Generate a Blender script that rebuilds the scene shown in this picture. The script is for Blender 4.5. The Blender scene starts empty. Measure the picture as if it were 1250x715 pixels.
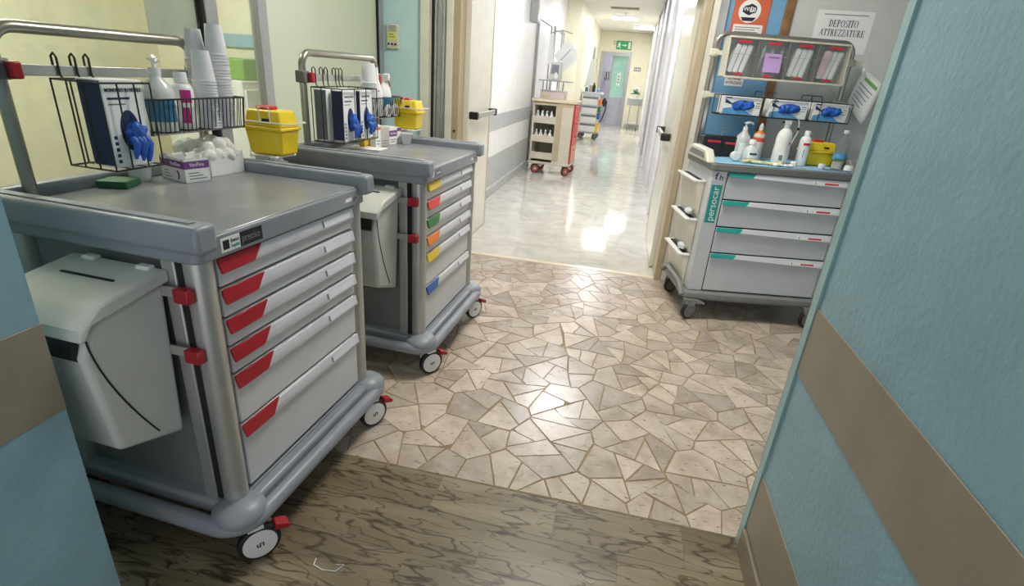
import bpy, bmesh, math, random
from math import radians as R, sin, cos, pi
from mathutils import Vector, Matrix, noise

# ------------------------------------------------------------------ camera, world, exposure
sc = bpy.context.scene
COL = sc.collection
EXPOSURE = 0.5
sc.view_settings.view_transform = 'Standard'
sc.view_settings.look = 'None'
sc.view_settings.gamma = 1.0
sc.view_settings.use_curve_mapping = False
sc.view_settings.exposure = EXPOSURE

cam_d = bpy.data.cameras.new('camera')
cam = bpy.data.objects.new('camera', cam_d)
COL.objects.link(cam)
sc.camera = cam
cam_d.sensor_fit = 'HORIZONTAL'
cam_d.sensor_width = 36.0
cam_d.lens = 638.0 * 36.0 / 1250.0
cam_d.clip_start = 0.02
yaw, pit, rol = R(-10.258), R(-22.76), R(4.504)
_f = Vector((sin(yaw) * cos(pit), cos(yaw) * cos(pit), sin(pit)))
_r = Vector((cos(yaw), -sin(yaw), 0))
_u = _r.cross(_f)
_r2 = _r * cos(rol) + _u * sin(rol)
_u2 = -_r * sin(rol) + _u * cos(rol)
_m = Matrix((_r2, _u2, -_f)).transposed().to_4x4()
_m.translation = (0, 0, 1.45)
cam.matrix_world = _m

world = bpy.data.worlds.new('world')
sc.world = world
world.use_nodes = True
bg = world.node_tree.nodes['Background']
bg.inputs[0].default_value = (0.93, 0.96, 1.0, 1)
bg.inputs[1].default_value = 0.8

LAMP_CORRIDOR = 35.0
LAMP_HALL = 34.0
LAMP_ROOM_FILL = 34.0

# ------------------------------------------------------------------ helpers
def lin(c):
    def g(x):
        x /= 255.0
        return x / 12.92 if x <= 0.04045 else ((x + 0.055) / 1.055) ** 2.4
    return (g(c[0]), g(c[1]), g(c[2]), 1)

MATS = {}
def mat(name, col, rough=0.5, metal=0.0, var=0.04, vscale=8.0, bump=0.0, bscale=60.0, coat=0.0, trans=0.0, alpha=1.0, spec=None, emit=0.0, rnd=0.0):
    """procedural principled material: colour with slight noise variation, optional bump"""
    if name in MATS:
        return MATS[name]
    m = bpy.data.materials.new(name)
    m.use_nodes = True
    nt = m.node_tree
    b = nt.nodes['Principled BSDF']
    tc = nt.nodes.new('ShaderNodeTexCoord')
    n = nt.nodes.new('ShaderNodeTexNoise')
    n.inputs['Scale'].default_value = vscale
    n.inputs['Detail'].default_value = 4
    nt.links.new(tc.outputs['Object'], n.inputs['Vector'])
    cr = nt.nodes.new('ShaderNodeValToRGB')
    c = lin(col)
    lo = tuple(max(0, x * (1 - var * 2)) for x in c[:3]) + (1,)
    hi = tuple(min(1, x * (1 + var * 2)) for x in c[:3]) + (1,)
    cr.color_ramp.elements[0].color = lo
    cr.color_ramp.elements[1].color = hi
    cr.color_ramp.elements[0].position = 0.3
    cr.color_ramp.elements[1].position = 0.7
    nt.links.new(n.outputs['Fac'], cr.inputs['Fac'])
    out = cr.outputs['Color']
    if rnd > 0:
        oi = nt.nodes.new('ShaderNodeObjectInfo')
        hs = nt.nodes.new('ShaderNodeHueSaturation')
        mr = nt.nodes.new('ShaderNodeMapRange')
        mr.inputs['To Min'].default_value = 1 - rnd
        mr.inputs['To Max'].default_value = 1 + rnd
        nt.links.new(oi.outputs['Random'], mr.inputs['Value'])
        nt.links.new(mr.outputs['Result'], hs.inputs['Value'])
        nt.links.new(out, hs.inputs['Color'])
        out = hs.outputs['Color']
    nt.links.new(out, b.inputs['Base Color'])
    b.inputs['Roughness'].default_value = rough
    b.inputs['Metallic'].default_value = metal
    b.inputs['Coat Weight'].default_value = coat
    b.inputs['Transmission Weight'].default_value = trans
    b.inputs['Alpha'].default_value = alpha
    if spec is not None:
        b.inputs['Specular IOR Level'].default_value = spec
    if emit > 0:
        b.inputs['Emission Color'].default_value = c
        b.inputs['Emission Strength'].default_value = emit
    if bump > 0:
        n2 = nt.nodes.new('ShaderNodeTexNoise')
        n2.inputs['Scale'].default_value = bscale
        n2.inputs['Detail'].default_value = 3
        nt.links.new(tc.outputs['Object'], n2.inputs['Vector'])
        bp = nt.nodes.new('ShaderNodeBump')
        bp.inputs['Strength'].default_value = bump
        bp.inputs['Distance'].default_value = 0.004
        nt.links.new(n2.outputs['Fac'], bp.inputs['Height'])
        nt.links.new(bp.outputs['Normal'], b.inputs['Normal'])
    MATS[name] = m
    return m

class MB:
    def __init__(s):
        s.v = []; s.f = []
    def add(s, vs, fs):
        o = len(s.v)
        s.v += [tuple(p) for p in vs]
        s.f += [tuple(i + o for i in f) for f in fs]
        return s
    def box(s, x0, x1, y0, y1, z0, z1):
        vs = [(x, y, z) for z in (z0, z1) for y in (y0, y1) for x in (x0, x1)]
        return s.add(vs, [(0, 2, 3, 1), (4, 5, 7, 6), (0, 1, 5, 4), (2, 6, 7, 3), (0, 4, 6, 2), (1, 3, 7, 5)])
    def obox(s, c, size, M=None):
        hx, hy, hz = (a / 2 for a in size)
        M = M or Matrix.Identity(3)
        c = Vector(c)
        vs = [c + M @ Vector((x, y, z)) for z in (-hz, hz) for y in (-hy, hy) for x in (-hx, hx)]
        return s.add(vs, [(0, 2, 3, 1), (4, 5, 7, 6), (0, 1, 5, 4), (2, 6, 7, 3), (0, 4, 6, 2), (1, 3, 7, 5)])
    def hexa(s, b, t):
        """bottom quad and top quad, both counter clockwise from above"""
        return s.add(list(b) + list(t), [(3, 2, 1, 0), (4, 5, 6, 7), (0, 1, 5, 4), (1, 2, 6, 5), (2, 3, 7, 6), (3, 0, 4, 7)])
    def cyl(s, p0, p1, r0, r1=None, n=16, caps=True):
        r1 = r0 if r1 is None else r1
        p0 = Vector(p0); p1 = Vector(p1)
        d = (p1 - p0).normalized()
        a = d.orthogonal().normalized(); b = d.cross(a)
        vs = []
        for p, r in ((p0, r0), (p1, r1)):
            for i in range(n):
                t = 2 * pi * i / n
                vs.append(p + (a * cos(t) + b * sin(t)) * r)
        fs = [(i, (i + 1) % n, n + (i + 1) % n, n + i) for i in range(n)]
        if caps:
            fs += [tuple(range(n - 1, -1, -1)), tuple(range(n, 2 * n))]
        return s.add(vs, fs)
    def tube(s, pts, r, n=8, closed=False, sx=1.0):
        pts = [Vector(p) for p in pts]
        N = len(pts)
        vs = []; fs = []
        up = None
        for i, p in enumerate(pts):
            if closed:
                d = (pts[(i + 1) % N] - pts[i - 1]).normalized()
            else:
                d = (pts[min(i + 1, N - 1)] - pts[max(i - 1, 0)]).normalized()
            if up is None:
                up = Vector((0, 0, 1)) if abs(d.z) < 0.9 else Vector((1, 0, 0))
            a = (up - d * up.dot(d)).normalized()
            b = d.cross(a); up = a
            rr = r[i] if isinstance(r, (list, tuple)) else r
            for k in range(n):
                t = 2 * pi * k / n
                vs.append(p + (a * cos(t) * rr + b * sin(t) * rr * sx))
        for i in range(N if closed else N - 1):
            j = (i + 1) % N
            for k in range(n):
                k2 = (k + 1) % n
                fs.append((i * n + k, i * n + k2, j * n + k2, j * n + k))
        if not closed:
            fs += [tuple(range(n - 1, -1, -1)), tuple((N - 1) * n + k for k in range(n))]
        return s.add(vs, fs)
    def lathe(s, prof, c=(0, 0, 0), n=20, sx=1.0, sy=1.0):
        vs = []; fs = []
        for r, z in prof:
            for k in range(n):
                t = 2 * pi * k / n
                vs.append((c[0] + r * cos(t) * sx, c[1] + r * sin(t) * sy, c[2] + z))
        for i in range(len(prof) - 1):
            for k in range(n):
                k2 = (k + 1) % n
                fs.append((i * n + k, i * n + k2, (i + 1) * n + k2, (i + 1) * n + k))
        if prof[0][0] > 1e-5:
            fs.append(tuple(range(n - 1, -1, -1)))
        if prof[-1][0] > 1e-5:
            L = (len(prof) - 1) * n
            fs.append(tuple(L + k for k in range(n)))
        return s.add(vs, fs)
    def prism(s, poly, fn, w0, w1):
        """poly of (u, v) extruded from w0 to w1; fn(u, v, w) -> xyz"""
        n = len(poly)
        vs = [fn(u, v, w0) for u, v in poly] + [fn(u, v, w1) for u, v in poly]
        fs = [tuple(range(n - 1, -1, -1)), tuple(range(n, 2 * n))]
        fs += [(i, (i + 1) % n, n + (i + 1) % n, n + i) for i in range(n)]
        return s.add(vs, fs)
    def blob(s, c, r, seed=0, amp=0.25, freq=2.0, sub=3, M=None):
        bm = bmesh.new()
        bmesh.ops.create_icosphere(bm, subdivisions=sub, radius=1.0)
        off = Vector((seed * 3.1, seed * 1.7, seed * 0.9))
        vs = []
        for v in bm.verts:
            d = 1 + amp * noise.noise(v.co * freq + off) + amp * 0.5 * noise.noise(v.co * freq * 2.3 + off)
            p = Vector((v.co.x * r[0] * d, v.co.y * r[1] * d, v.co.z * r[2] * d))
            if M: p = M @ p
            vs.append(Vector(c) + p)
        fs = [tuple(v.index for v in f.verts) for f in bm.faces]
        bm.free()
        return s.add(vs, fs)
    def mesh(s, name, fix=True):
        me = bpy.data.meshes.new(name)
        me.from_pydata(s.v, [], s.f)
        if fix:
            bm = bmesh.new(); bm.from_mesh(me)
            bmesh.ops.remove_doubles(bm, verts=bm.verts, dist=1e-6)
            bmesh.ops.recalc_face_normals(bm, faces=bm.faces)
            bm.to_mesh(me); bm.free()
        me.update()
        return me
    def build(s, name, m, parent=None, bevel=0.0, seg=2, smooth=35, loc=None, rot=None):
        me = s.mesh(name)
        me.materials.append(m)
        if smooth:
            me.shade_smooth()
            me.set_sharp_from_angle(angle=R(smooth))
        o = bpy.data.objects.new(name, me)
        COL.objects.link(o)
        if parent: o.parent = parent
        if loc is not None: o.location = loc
        if rot is not None: o.rotation_euler = rot
        if bevel > 0:
            md = o.modifiers.new('bevel', 'BEVEL')
            md.width = bevel; md.segments = seg; md.limit_method = 'ANGLE'; md.angle_limit = R(40)
            md.harden_normals = False
        return o

def share(o, name, parent=None, loc=None, rot=None, scale=None):
    """another object with the same mesh data"""
    c = o.copy(); c.name = name
    COL.objects.link(c)
    c.parent = parent
    if loc is not None: c.location = loc
    if rot is not None: c.rotation_euler = rot
    if scale is not None: c.scale = scale
    return c

def tag(o, label=None, cat=None, group=None, kind=None):
    if label: o['label'] = label
    if cat: o['category'] = cat
    if group: o['group'] = group
    if kind: o['kind'] = kind
    return o

def thing(name, label, cat, loc=(0, 0, 0), rz=0.0, group=None, kind=None):
    o = bpy.data.objects.new(name, None)
    o.empty_display_size = 0.05
    COL.objects.link(o)
    o.location = loc; o.rotation_euler = (0, 0, rz)
    return tag(o, label, cat, group, kind)

def copy_thing(root, loc, rz=None, label=None):
    r = root.copy(); COL.objects.link(r); r.location = loc
    if rz is not None: r.rotation_euler = (0, 0, rz)
    if label: r['label'] = label
    for ch in list(root.children):
        c = ch.copy(); COL.objects.link(c); c.parent = r
        for g in list(ch.children):
            d = g.copy(); COL.objects.link(d); d.parent = c
    return r

def rrect(x0, x1, y0, y1, r, n=5):
    pts = []
    for cx, cy, a in ((x1 - r, y1 - r, 0), (x0 + r, y1 - r, 90), (x0 + r, y0 + r, 180), (x1 - r, y0 + r, 270)):
        for i in range(n + 1):
            t = R(a + 90 * i / n)
            pts.append((cx + r * cos(t), cy + r * sin(t)))
    return pts

def XY(u, v, w): return (u, v, w)
def YZ(u, v, w): return (w, u, v)
def XZ(u, v, w): return (u, w, v)

def text(s, size, m, parent, origin, right, up, name='lettering', bold=0.0, align='CENTER', depth=0.0004, width=None):
    cu = bpy.data.curves.new('t', 'FONT')
    cu.body = s; cu.size = size; cu.align_x = align; cu.align_y = 'CENTER'
    cu.extrude = depth; cu.offset = bold * size; cu.resolution_u = 3
    ob = bpy.data.objects.new('t', cu)
    me = bpy.data.meshes.new_from_object(ob)
    bpy.data.objects.remove(ob); bpy.data.curves.remove(cu)
    r = Vector(right).normalized(); u = Vector(up).normalized(); n = r.cross(u)
    M = Matrix((r, u, n)).transposed().to_4x4(); M.translation = Vector(origin)
    if width:
        w = max(v.co.x for v in me.vertices) - min(v.co.x for v in me.vertices)
        M = M @ Matrix.Diagonal((width / w, 1, 1, 1))
    me.transform(M)
    me.materials.clear(); me.materials.append(m)
    me.name = name
    o = bpy.data.objects.new(name, me)
    COL.objects.link(o); o.parent = parent
    return o

class Frame:
    def __init__(s, o, deg):
        s.o = Vector((o[0], o[1], 0)); s.a = R(deg)
    def w(s, x, y, z):
        return (s.o.x + x * cos(s.a) - y * sin(s.a), s.o.y + x * sin(s.a) + y * cos(s.a), z)
FA = Frame((-0.968, 1.400), -3.1)
FB = Frame((-0.850, 2.583), -2.2)
FC = Frame((0.987, 3.534), 10.4)

# ------------------------------------------------------------------ materials
def nodes_mat(name):
    m = bpy.data.materials.new(name); m.use_nodes = True
    return m, m.node_tree, m.node_tree.nodes['Principled BSDF']

def ramp(nt, stops):
    cr = nt.nodes.new('ShaderNodeValToRGB')
    e = cr.color_ramp.elements
    e[0].position, e[0].color = stops[0][0], stops[0][1]
    e[1].position, e[1].color = stops[-1][0], stops[-1][1]
    for p, c in stops[1:-1]:
        k = e.new(p); k.color = c
    return cr

def mixc(nt, fac, a, b, mode='MIX'):
    mx = nt.nodes.new('ShaderNodeMix'); mx.data_type = 'RGBA'; mx.blend_type = mode
    if isinstance(fac, float): mx.inputs['Factor'].default_value = fac
    else: nt.links.new(fac, mx.inputs['Factor'])
    for sk, v in (('A', a), ('B', b)):
        i = [x for x in mx.inputs if x.name == sk and x.type == 'RGBA'][0]
        if isinstance(v, tuple): i.default_value = v
        else: nt.links.new(v, i)
    return [x for x in mx.outputs if x.type == 'RGBA'][0]

def noise_n(nt, vec, scale, detail=4, rough=0.55, dist=0.0):
    n = nt.nodes.new('ShaderNodeTexNoise')
    n.inputs['Scale'].default_value = scale; n.inputs['Detail'].default_value = detail
    n.inputs['Roughness'].default_value = rough; n.inputs['Distortion'].default_value = dist
    nt.links.new(vec, n.inputs['Vector'])
    return n

def mapping(nt, scale=(1, 1, 1), rot=(0, 0, 0), offs=None):
    tc = nt.nodes.new('ShaderNodeTexCoord')
    mp = nt.nodes.new('ShaderNodeMapping')
    mp.inputs['Scale'].default_value = scale; mp.inputs['Rotation'].default_value = rot
    nt.links.new(tc.outputs['Object'], mp.inputs['Vector'])
    if offs is not None:
        oi = nt.nodes.new('ShaderNodeObjectInfo')
        vm = nt.nodes.new('ShaderNodeVectorMath'); vm.operation = 'SCALE'
        cx = nt.nodes.new('ShaderNodeCombineXYZ')
        nt.links.new(oi.outputs['Random'], cx.inputs[0]); nt.links.new(oi.outputs['Random'], cx.inputs[1])
        nt.links.new(cx.outputs[0], vm.inputs[0]); vm.inputs['Scale'].default_value = offs
        nt.links.new(vm.outputs[0], mp.inputs['Location'])
    return mp.outputs['Vector']

# travertine crazy paving stone
m_stone, nt, b = nodes_mat('travertine_stone')
vec = mapping(nt, (1, 1, 1), (0, 0, 0.3), 37.0)
n1 = noise_n(nt, vec, 7, 6, 0.6, 0.6)
c1 = ramp(nt, [(0.25, lin((166, 148, 132))), (0.5, lin((194, 178, 163))), (0.75, lin((213, 200, 187)))])
nt.links.new(n1.outputs['Fac'], c1.inputs['Fac'])
oi = nt.nodes.new('ShaderNodeObjectInfo')
hs = nt.nodes.new('ShaderNodeHueSaturation')
mr = nt.nodes.new('ShaderNodeMapRange'); mr.inputs['To Min'].default_value = 0.74; mr.inputs['To Max'].default_value = 1.14
nt.links.new(oi.outputs['Random'], mr.inputs['Value']); nt.links.new(mr.outputs['Result'], hs.inputs['Value'])
nt.links.new(c1.outputs['Color'], hs.inputs['Color'])
vec2 = mapping(nt, (14, 40, 30), (0, 0, 0.5), 11.0)
n2 = noise_n(nt, vec2, 1.6, 5, 0.65, 0.4)
c2 = ramp(nt, [(0.33, (1, 1, 1, 1)), (0.39, (0, 0, 0, 1))])
nt.links.new(n2.outputs['Fac'], c2.inputs['Fac'])
col = mixc(nt, c2.outputs['Color'], hs.outputs['Color'], lin((120, 98, 72)))
nt.links.new(col, b.inputs['Base Color'])
rr = nt.nodes.new('ShaderNodeMapRange'); rr.inputs['To Min'].default_value = 0.19; rr.inputs['To Max'].default_value = 0.30
nt.links.new(n1.outputs['Fac'], rr.inputs['Value']); nt.links.new(rr.outputs['Result'], b.inputs['Roughness'])
bp = nt.nodes.new('ShaderNodeBump'); bp.inputs['Strength'].default_value = 0.15; bp.inputs['Distance'].default_value = 0.002
nt.links.new(c2.outputs['Color'], bp.inputs['Height']); bp.invert = True
nt.links.new(bp.outputs['Normal'], b.inputs['Normal'])

# brown veined marble
m_marble, nt, b = nodes_mat('brown_veined_marble')
vec = mapping(nt, (1.2, 5.6, 1), (0, 0, 0.14), 3.0)
n1 = noise_n(nt, vec, 1.1, 5, 0.6, 0.4)
c1 = ramp(nt, [(0.3, lin((112, 98, 76))), (0.5, lin((140, 126, 102))), (0.7, lin((160, 147, 124)))])
nt.links.new(n1.outputs['Fac'], c1.inputs['Fac'])
def vein(scale, width, dist):
    vn = noise_n(nt, vec, scale, 3, 0.5, dist)
    sb = nt.nodes.new('ShaderNodeMath'); sb.operation = 'SUBTRACT'; sb.inputs[1].default_value = 0.5
    ab = nt.nodes.new('ShaderNodeMath'); ab.operation = 'ABSOLUTE'
    nt.links.new(vn.outputs['Fac'], sb.inputs[0]); nt.links.new(sb.outputs[0], ab.inputs[0])
    cr = ramp(nt, [(0.0, (1, 1, 1, 1)), (width, (0, 0, 0, 1))])
    nt.links.new(ab.outputs[0], cr.inputs['Fac'])
    return cr.outputs['Color']
v1 = vein(1.7, 0.020, 0.15); v2 = vein(3.2, 0.018, 0.25)
col = mixc(nt, v2, c1.outputs['Color'], lin((84, 68, 48)))
col = mixc(nt, v1, col, lin((70, 55, 40)))
hs = nt.nodes.new('ShaderNodeHueSaturation'); oi = nt.nodes.new('ShaderNodeObjectInfo')
mr = nt.nodes.new('ShaderNodeMapRange'); mr.inputs['To Min'].default_value = 0.85; mr.inputs['To Max'].default_value = 1.1
nt.links.new(oi.outputs['Random'], mr.inputs['Value']); nt.links.new(mr.outputs['Result'], hs.inputs['Value'])
nt.links.new(col, hs.inputs['Color']); nt.links.new(hs.outputs['Color'], b.inputs['Base Color'])
b.inputs['Roughness'].default_value = 0.34

# pale polished corridor tile
m_ctile, nt, b = nodes_mat('pale_polished_tile')
vec = mapping(nt, (1, 1, 1), (0, 0, 0.2), 23.0)
n1 = noise_n(nt, vec, 4.5, 6, 0.65, 0.8)
c1 = ramp(nt, [(0.3, lin((184, 180, 170))), (0.55, lin((206, 203, 194))), (0.75, lin((218, 216, 208)))])
nt.links.new(n1.outputs['Fac'], c1.inputs['Fac'])
nt.links.new(c1.outputs['Color'], b.inputs['Base Color'])
b.inputs['Roughness'].default_value = 0.07
b.inputs['Specular IOR Level'].default_value = 0.6

m_grout = mat('joint_mortar', (148, 124, 92), 0.8, var=0.12, vscale=30)
m_jointgrey = mat('tile_joint', (178, 174, 164), 0.6)
m_jointdark = mat('marble_joint', (92, 80, 62), 0.7)
m_thresh = mat('threshold_stone', (226, 212, 188), 0.25, var=0.05)
m_bluewall = mat('blue_orange_peel_paint', (132, 166, 178), 0.45, bump=0.55, bscale=55, var=0.03)
m_blueback = mat('sky_blue_paint', (114, 164, 204), 0.5, bump=0.2, bscale=70, var=0.03)
m_aqua = mat('pale_aqua_paint', (200, 232, 234), 0.5, bump=0.15, bscale=70, var=0.02)
m_taupe = mat('taupe_vinyl_band', (140, 130, 114), 0.45, bump=0.15, bscale=90, var=0.04)
m_taupebase = mat('taupe_skirting', (128, 116, 98), 0.4, var=0.05)
m_guard = mat('pale_blue_corner_guard', (140, 176, 178), 0.3, var=0.03)
m_wood = mat('varnished_wood', (140, 98, 58), 0.4, var=0.15, vscale=14)
m_cream = mat('cream_gloss_paint', (230, 225, 210), 0.22, var=0.02)
m_beige = mat('beige_frame_paint', (186, 170, 140), 0.3, var=0.03)
m_whitewall = mat('warm_white_paint', (236, 235, 232), 0.35, var=0.02)
m_endwall = mat('ivory_wall_paint', (236, 230, 204), 0.5, var=0.02)
m_greyband = mat('grey_vinyl_band', (178, 180, 178), 0.45, var=0.03)
m_door = mat('white_door_laminate', (232, 232, 236), 0.3, var=0.02)
m_doorgrey = mat('white_grey_door', (205, 205, 202), 0.35, var=0.02)
m_ceil = mat('ceiling_white', (232, 230, 222), 0.6, var=0.02)
m_frame = mat('grey_aluminium_frame', (168, 168, 170), 0.35, 0.3, var=0.03)
m_alu = mat('anodised_aluminium', (188, 188, 184), 0.32, 0.55, var=0.03)
m_chrome = mat('brushed_steel', (196, 194, 188), 0.25, 0.9, var=0.04)
m_dullsteel = mat('dull_steel_tube', (170, 165, 155), 0.3, 0.8, var=0.04)
m_black = mat('black_plastic', (26, 26, 28), 0.4)
m_rubber = mat('black_rubber', (30, 30, 32), 0.6)
m_gap = mat('dark_gap', (30, 30, 32), 0.8)
m_wire = mat('dark_wire', (62, 60, 58), 0.4, 0.5)
m_wirew = mat('white_wire', (222, 220, 214), 0.35)
m_cartgrey = mat('cart_grey_plastic', (142, 146, 154), 0.38, var=0.04, bump=0.05, bscale=200)
m_worktop = mat('worktop_grey', (140, 142, 145), 0.24, var=0.05)
m_side = mat('cart_side_grey', (128, 130, 130), 0.42, var=0.03)
m_drawer = mat('drawer_light_grey', (212, 212, 214), 0.34, var=0.02)
m_pull = mat('drawer_pull_white', (222, 222, 230), 0.3, var=0.02)
m_red = mat('red_plastic', (168, 28, 40), 0.35, var=0.05)
m_yel = mat('yellow_grip', (222, 190, 52), 0.4); m_green = mat('green_grip', (62, 124, 62), 0.4)
m_orange = mat('orange_grip', (232, 130, 62), 0.4); m_blue = mat('blue_grip', (52, 96, 168), 0.4)
m_pink = mat('coral_red_grip', (214, 72, 72), 0.4)
m_white = mat('white_plastic', (232, 232, 230), 0.35, var=0.02)
m_binwhite = mat('bin_white_plastic', (202, 202, 196), 0.36, var=0.03)
m_paper = mat('white_paper', (236, 236, 234), 0.6, var=0.02)
m_greyprint = mat('grey_print', (120, 124, 132), 0.6)
m_darkprint = mat('dark_print', (44, 48, 60), 0.6)
m_navy = mat('navy_print', (34, 48, 88), 0.5)
m_ink = mat('sign_ink_navy', (40, 52, 92), 0.6)
m_glove = mat('blue_nitrile', (36, 92, 188), 0.42, var=0.18, vscale=20)
m_skyprint = mat('sky_blue_print', (92, 160, 214), 0.5, var=0.08)
m_purple = mat('purple_print', (126, 66, 140), 0.45)
m_magenta = mat('magenta_label', (196, 40, 132), 0.4)
m_teal = mat('teal_label', (58, 130, 170), 0.4)
m_tealc = mat('teal_grip', (40, 158, 152), 0.35)
m_yellow = mat('sharps_yellow', (240, 208, 40), 0.32, var=0.05)
m_redlid = mat('sharps_red', (200, 36, 40), 0.35)
m_cotton = mat('cotton_wool', (236, 234, 228), 0.95, var=0.03, bump=0.8, bscale=160)
m_cup = mat('white_cup_plastic', (222, 222, 224), 0.35, var=0.02)
m_cgrey = mat('trolley_pale_grey', (206, 208, 212), 0.35, var=0.02)
m_cdark = mat('trolley_dark_grey', (120, 120, 116), 0.42, var=0.04)
m_cbase = mat('trolley_base_grey', (132, 134, 130), 0.42, var=0.04)
m_ivory = mat('ivory_plastic', (214, 210, 192), 0.35, var=0.03)
m_tan = mat('beige_trolley_paint', (206, 196, 176), 0.4, var=0.03)
m_ctop = mat('beige_trolley_top', (214, 200, 170), 0.4, var=0.03)
m_cloth = mat('pale_blue_cloth', (140, 190, 222), 0.7, var=0.08, bump=0.3, bscale=40)
m_clear = mat('clear_plastic', (238, 242, 244), 0.08, trans=0.9, alpha=0.35, var=0.0)
m_semi = mat('milky_clear_plastic', (228, 232, 232), 0.25, alpha=0.72, var=0.02)
m_lamp_c = mat('corridor_lamp_diffuser', (250, 251, 255), 0.5, emit=LAMP_CORRIDOR, var=0)
m_lamp_h = mat('hall_lamp_diffuser', (255, 250, 240), 0.5, emit=LAMP_HALL, var=0)
m_lamp_fill = mat('room_fill_lamp_diffuser', (255, 252, 242), 0.5, emit=LAMP_ROOM_FILL, var=0)
m_exit = mat('exit_green', (20, 132, 70), 0.4, emit=0.25, var=0.0)
m_posto = mat('orange_poster', (206, 100, 62), 0.4, var=0.08, vscale=5)
m_redlab = mat('red_label', (212, 44, 60), 0.5)
m_lilac = mat('lilac_paint', (178, 176, 192), 0.5)
m_mint = mat('mint_paint', (164, 214, 200), 0.5)
m_lav = mat('lavender_note', (196, 158, 214), 0.6)

# frosted pane: part of the light passes and is scattered
m_frost, nt, b = nodes_mat('frosted_green_glass')
b.inputs['Base Color'].default_value = lin((224, 230, 220))
b.inputs['Roughness'].default_value = 0.16
tr = nt.nodes.new('ShaderNodeBsdfTranslucent'); tr.inputs['Color'].default_value = lin((226, 232, 220))
mx = nt.nodes.new('ShaderNodeMixShader'); mx.inputs[0].default_value = 0.5
nz = noise_n(nt, mapping(nt), 1.2, 2)
mrf = nt.nodes.new('ShaderNodeMapRange'); mrf.inputs['To Min'].default_value = 0.42; mrf.inputs['To Max'].default_value = 0.58
nt.links.new(nz.outputs['Fac'], mrf.inputs['Value']); nt.links.new(mrf.outputs['Result'], mx.inputs[0])
nt.links.new(b.outputs[0], mx.inputs[1]); nt.links.new(tr.outputs[0], mx.inputs[2])
nt.links.new(mx.outputs[0], nt.nodes['Material Output'].inputs[0])
# clear pane
m_pane, nt, b = nodes_mat('clear_window_glass')
tp = nt.nodes.new('ShaderNodeBsdfTransparent'); tp.inputs[0].default_value = (0.93, 0.96, 0.93, 1)
gl = nt.nodes.new('ShaderNodeBsdfGlossy'); gl.inputs['Roughness'].default_value = 0.03
mx = nt.nodes.new('ShaderNodeMixShader'); mx.inputs[0].default_value = 0.06
nt.links.new(tp.outputs[0], mx.inputs[1]); nt.links.new(gl.outputs[0], mx.inputs[2])
nt.links.new(mx.outputs[0], nt.nodes['Material Output'].inputs[0])

# ------------------------------------------------------------------ the setting
CEIL = 2.95
def struct(o, label=None):
    o['kind'] = 'structure'
    if label: o['label'] = label
    return o

# floors ---------------------------------------------------------------
fl_hall = struct(MB().box(-1.95, 2.4, 1.521, 4.13, -0.06, -0.0022).build('floor_hall', m_grout, smooth=0), 'crazy paving floor of pale travertine pieces with brown joints')
fl_front = struct(MB().box(-2.0, 2.4, -0.8, 1.519, -0.06, -0.0015).build('floor_foreground', m_jointdark, smooth=0), 'brown veined marble tile floor')
fl_corr = struct(MB().box(-2.0, 0.62, 4.20, 22.5, -0.06, -0.0012).build('floor_corridor', m_jointgrey, smooth=0), 'pale polished tile floor of the corridor')
struct(MB().box(-1.62, 0.52, 4.131, 4.199, -0.06, 0.001).build('threshold_strip', m_thresh, bevel=0.001), 'cream stone threshold strip across the doorway')
fl_room = struct(MB().box(-4.0, -2.001, -0.8, 4.2, -0.06, 0.0).build('floor_room', m_ctile, smooth=0), 'floor of the room behind the glass')

# crazy paving: coarse cells split again and again by straight cracks
rnd = random.Random(31)
X0, X1, Y0, Y1 = -1.95, 2.4, 1.523, 4.128
pts = []
for _ in range(6000):
    p = (rnd.uniform(X0 - .1, X1 + .1), rnd.uniform(Y0 - .1, Y1 + .1))
    rr_ = rnd.uniform(.20, .36)
    if all((p[0] - q[0]) ** 2 + ((p[1] - q[1]) * 1.2) ** 2 > rr_ ** 2 for q in pts):
        pts.append(p)
def clip(poly, nx, ny, d):
    out = []
    for i in range(len(poly)):
        a = poly[i]; b2 = poly[(i + 1) % len(poly)]
        da = a[0] * nx + a[1] * ny - d; db = b2[0] * nx + b2[1] * ny - d
        if da <= 0: out.append(a)
        if (da < 0 < db) or (db < 0 < da):
            t = da / (da - db)
            out.append((a[0] + (b2[0] - a[0]) * t, a[1] + (b2[1] - a[1]) * t))
    return out
def area(poly):
    return abs(sum(poly[k][0] * poly[(k + 1) % len(poly)][1] - poly[(k + 1) % len(poly)][0] * poly[k][1] for k in range(len(poly)))) / 2
def crack(poly, depth=0):
    A = area(poly)
    if A < rnd.uniform(.016, .031) or depth > 6:
        return [poly]
    cx = sum(a[0] for a in poly) / len(poly); cy = sum(a[1] for a in poly) / len(poly)
    # long axis of the piece
    best = max(((a[0] - b2[0]) ** 2 + (a[1] - b2[1]) ** 2, a, b2) for a in poly for b2 in poly)
    ang = math.atan2(best[2][1] - best[1][1], best[2][0] - best[1][0]) + rnd.uniform(-.2, .2)
    L = math.sqrt(best[0])
    cx += cos(ang) * rnd.uniform(-.13, .13) * L; cy += sin(ang) * rnd.uniform(-.13, .13) * L
    nx, ny = cos(ang), sin(ang); d = nx * cx + ny * cy
    # a crack seldom runs dead straight: bend it at the middle
    a1, b1 = clip(poly, nx, ny, d), clip(poly, -nx, -ny, -d)
    out = []
    for q in (a1, b1):
        if len(q) >= 3: out += crack(q, depth + 1)
    return out
raw = []
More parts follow.
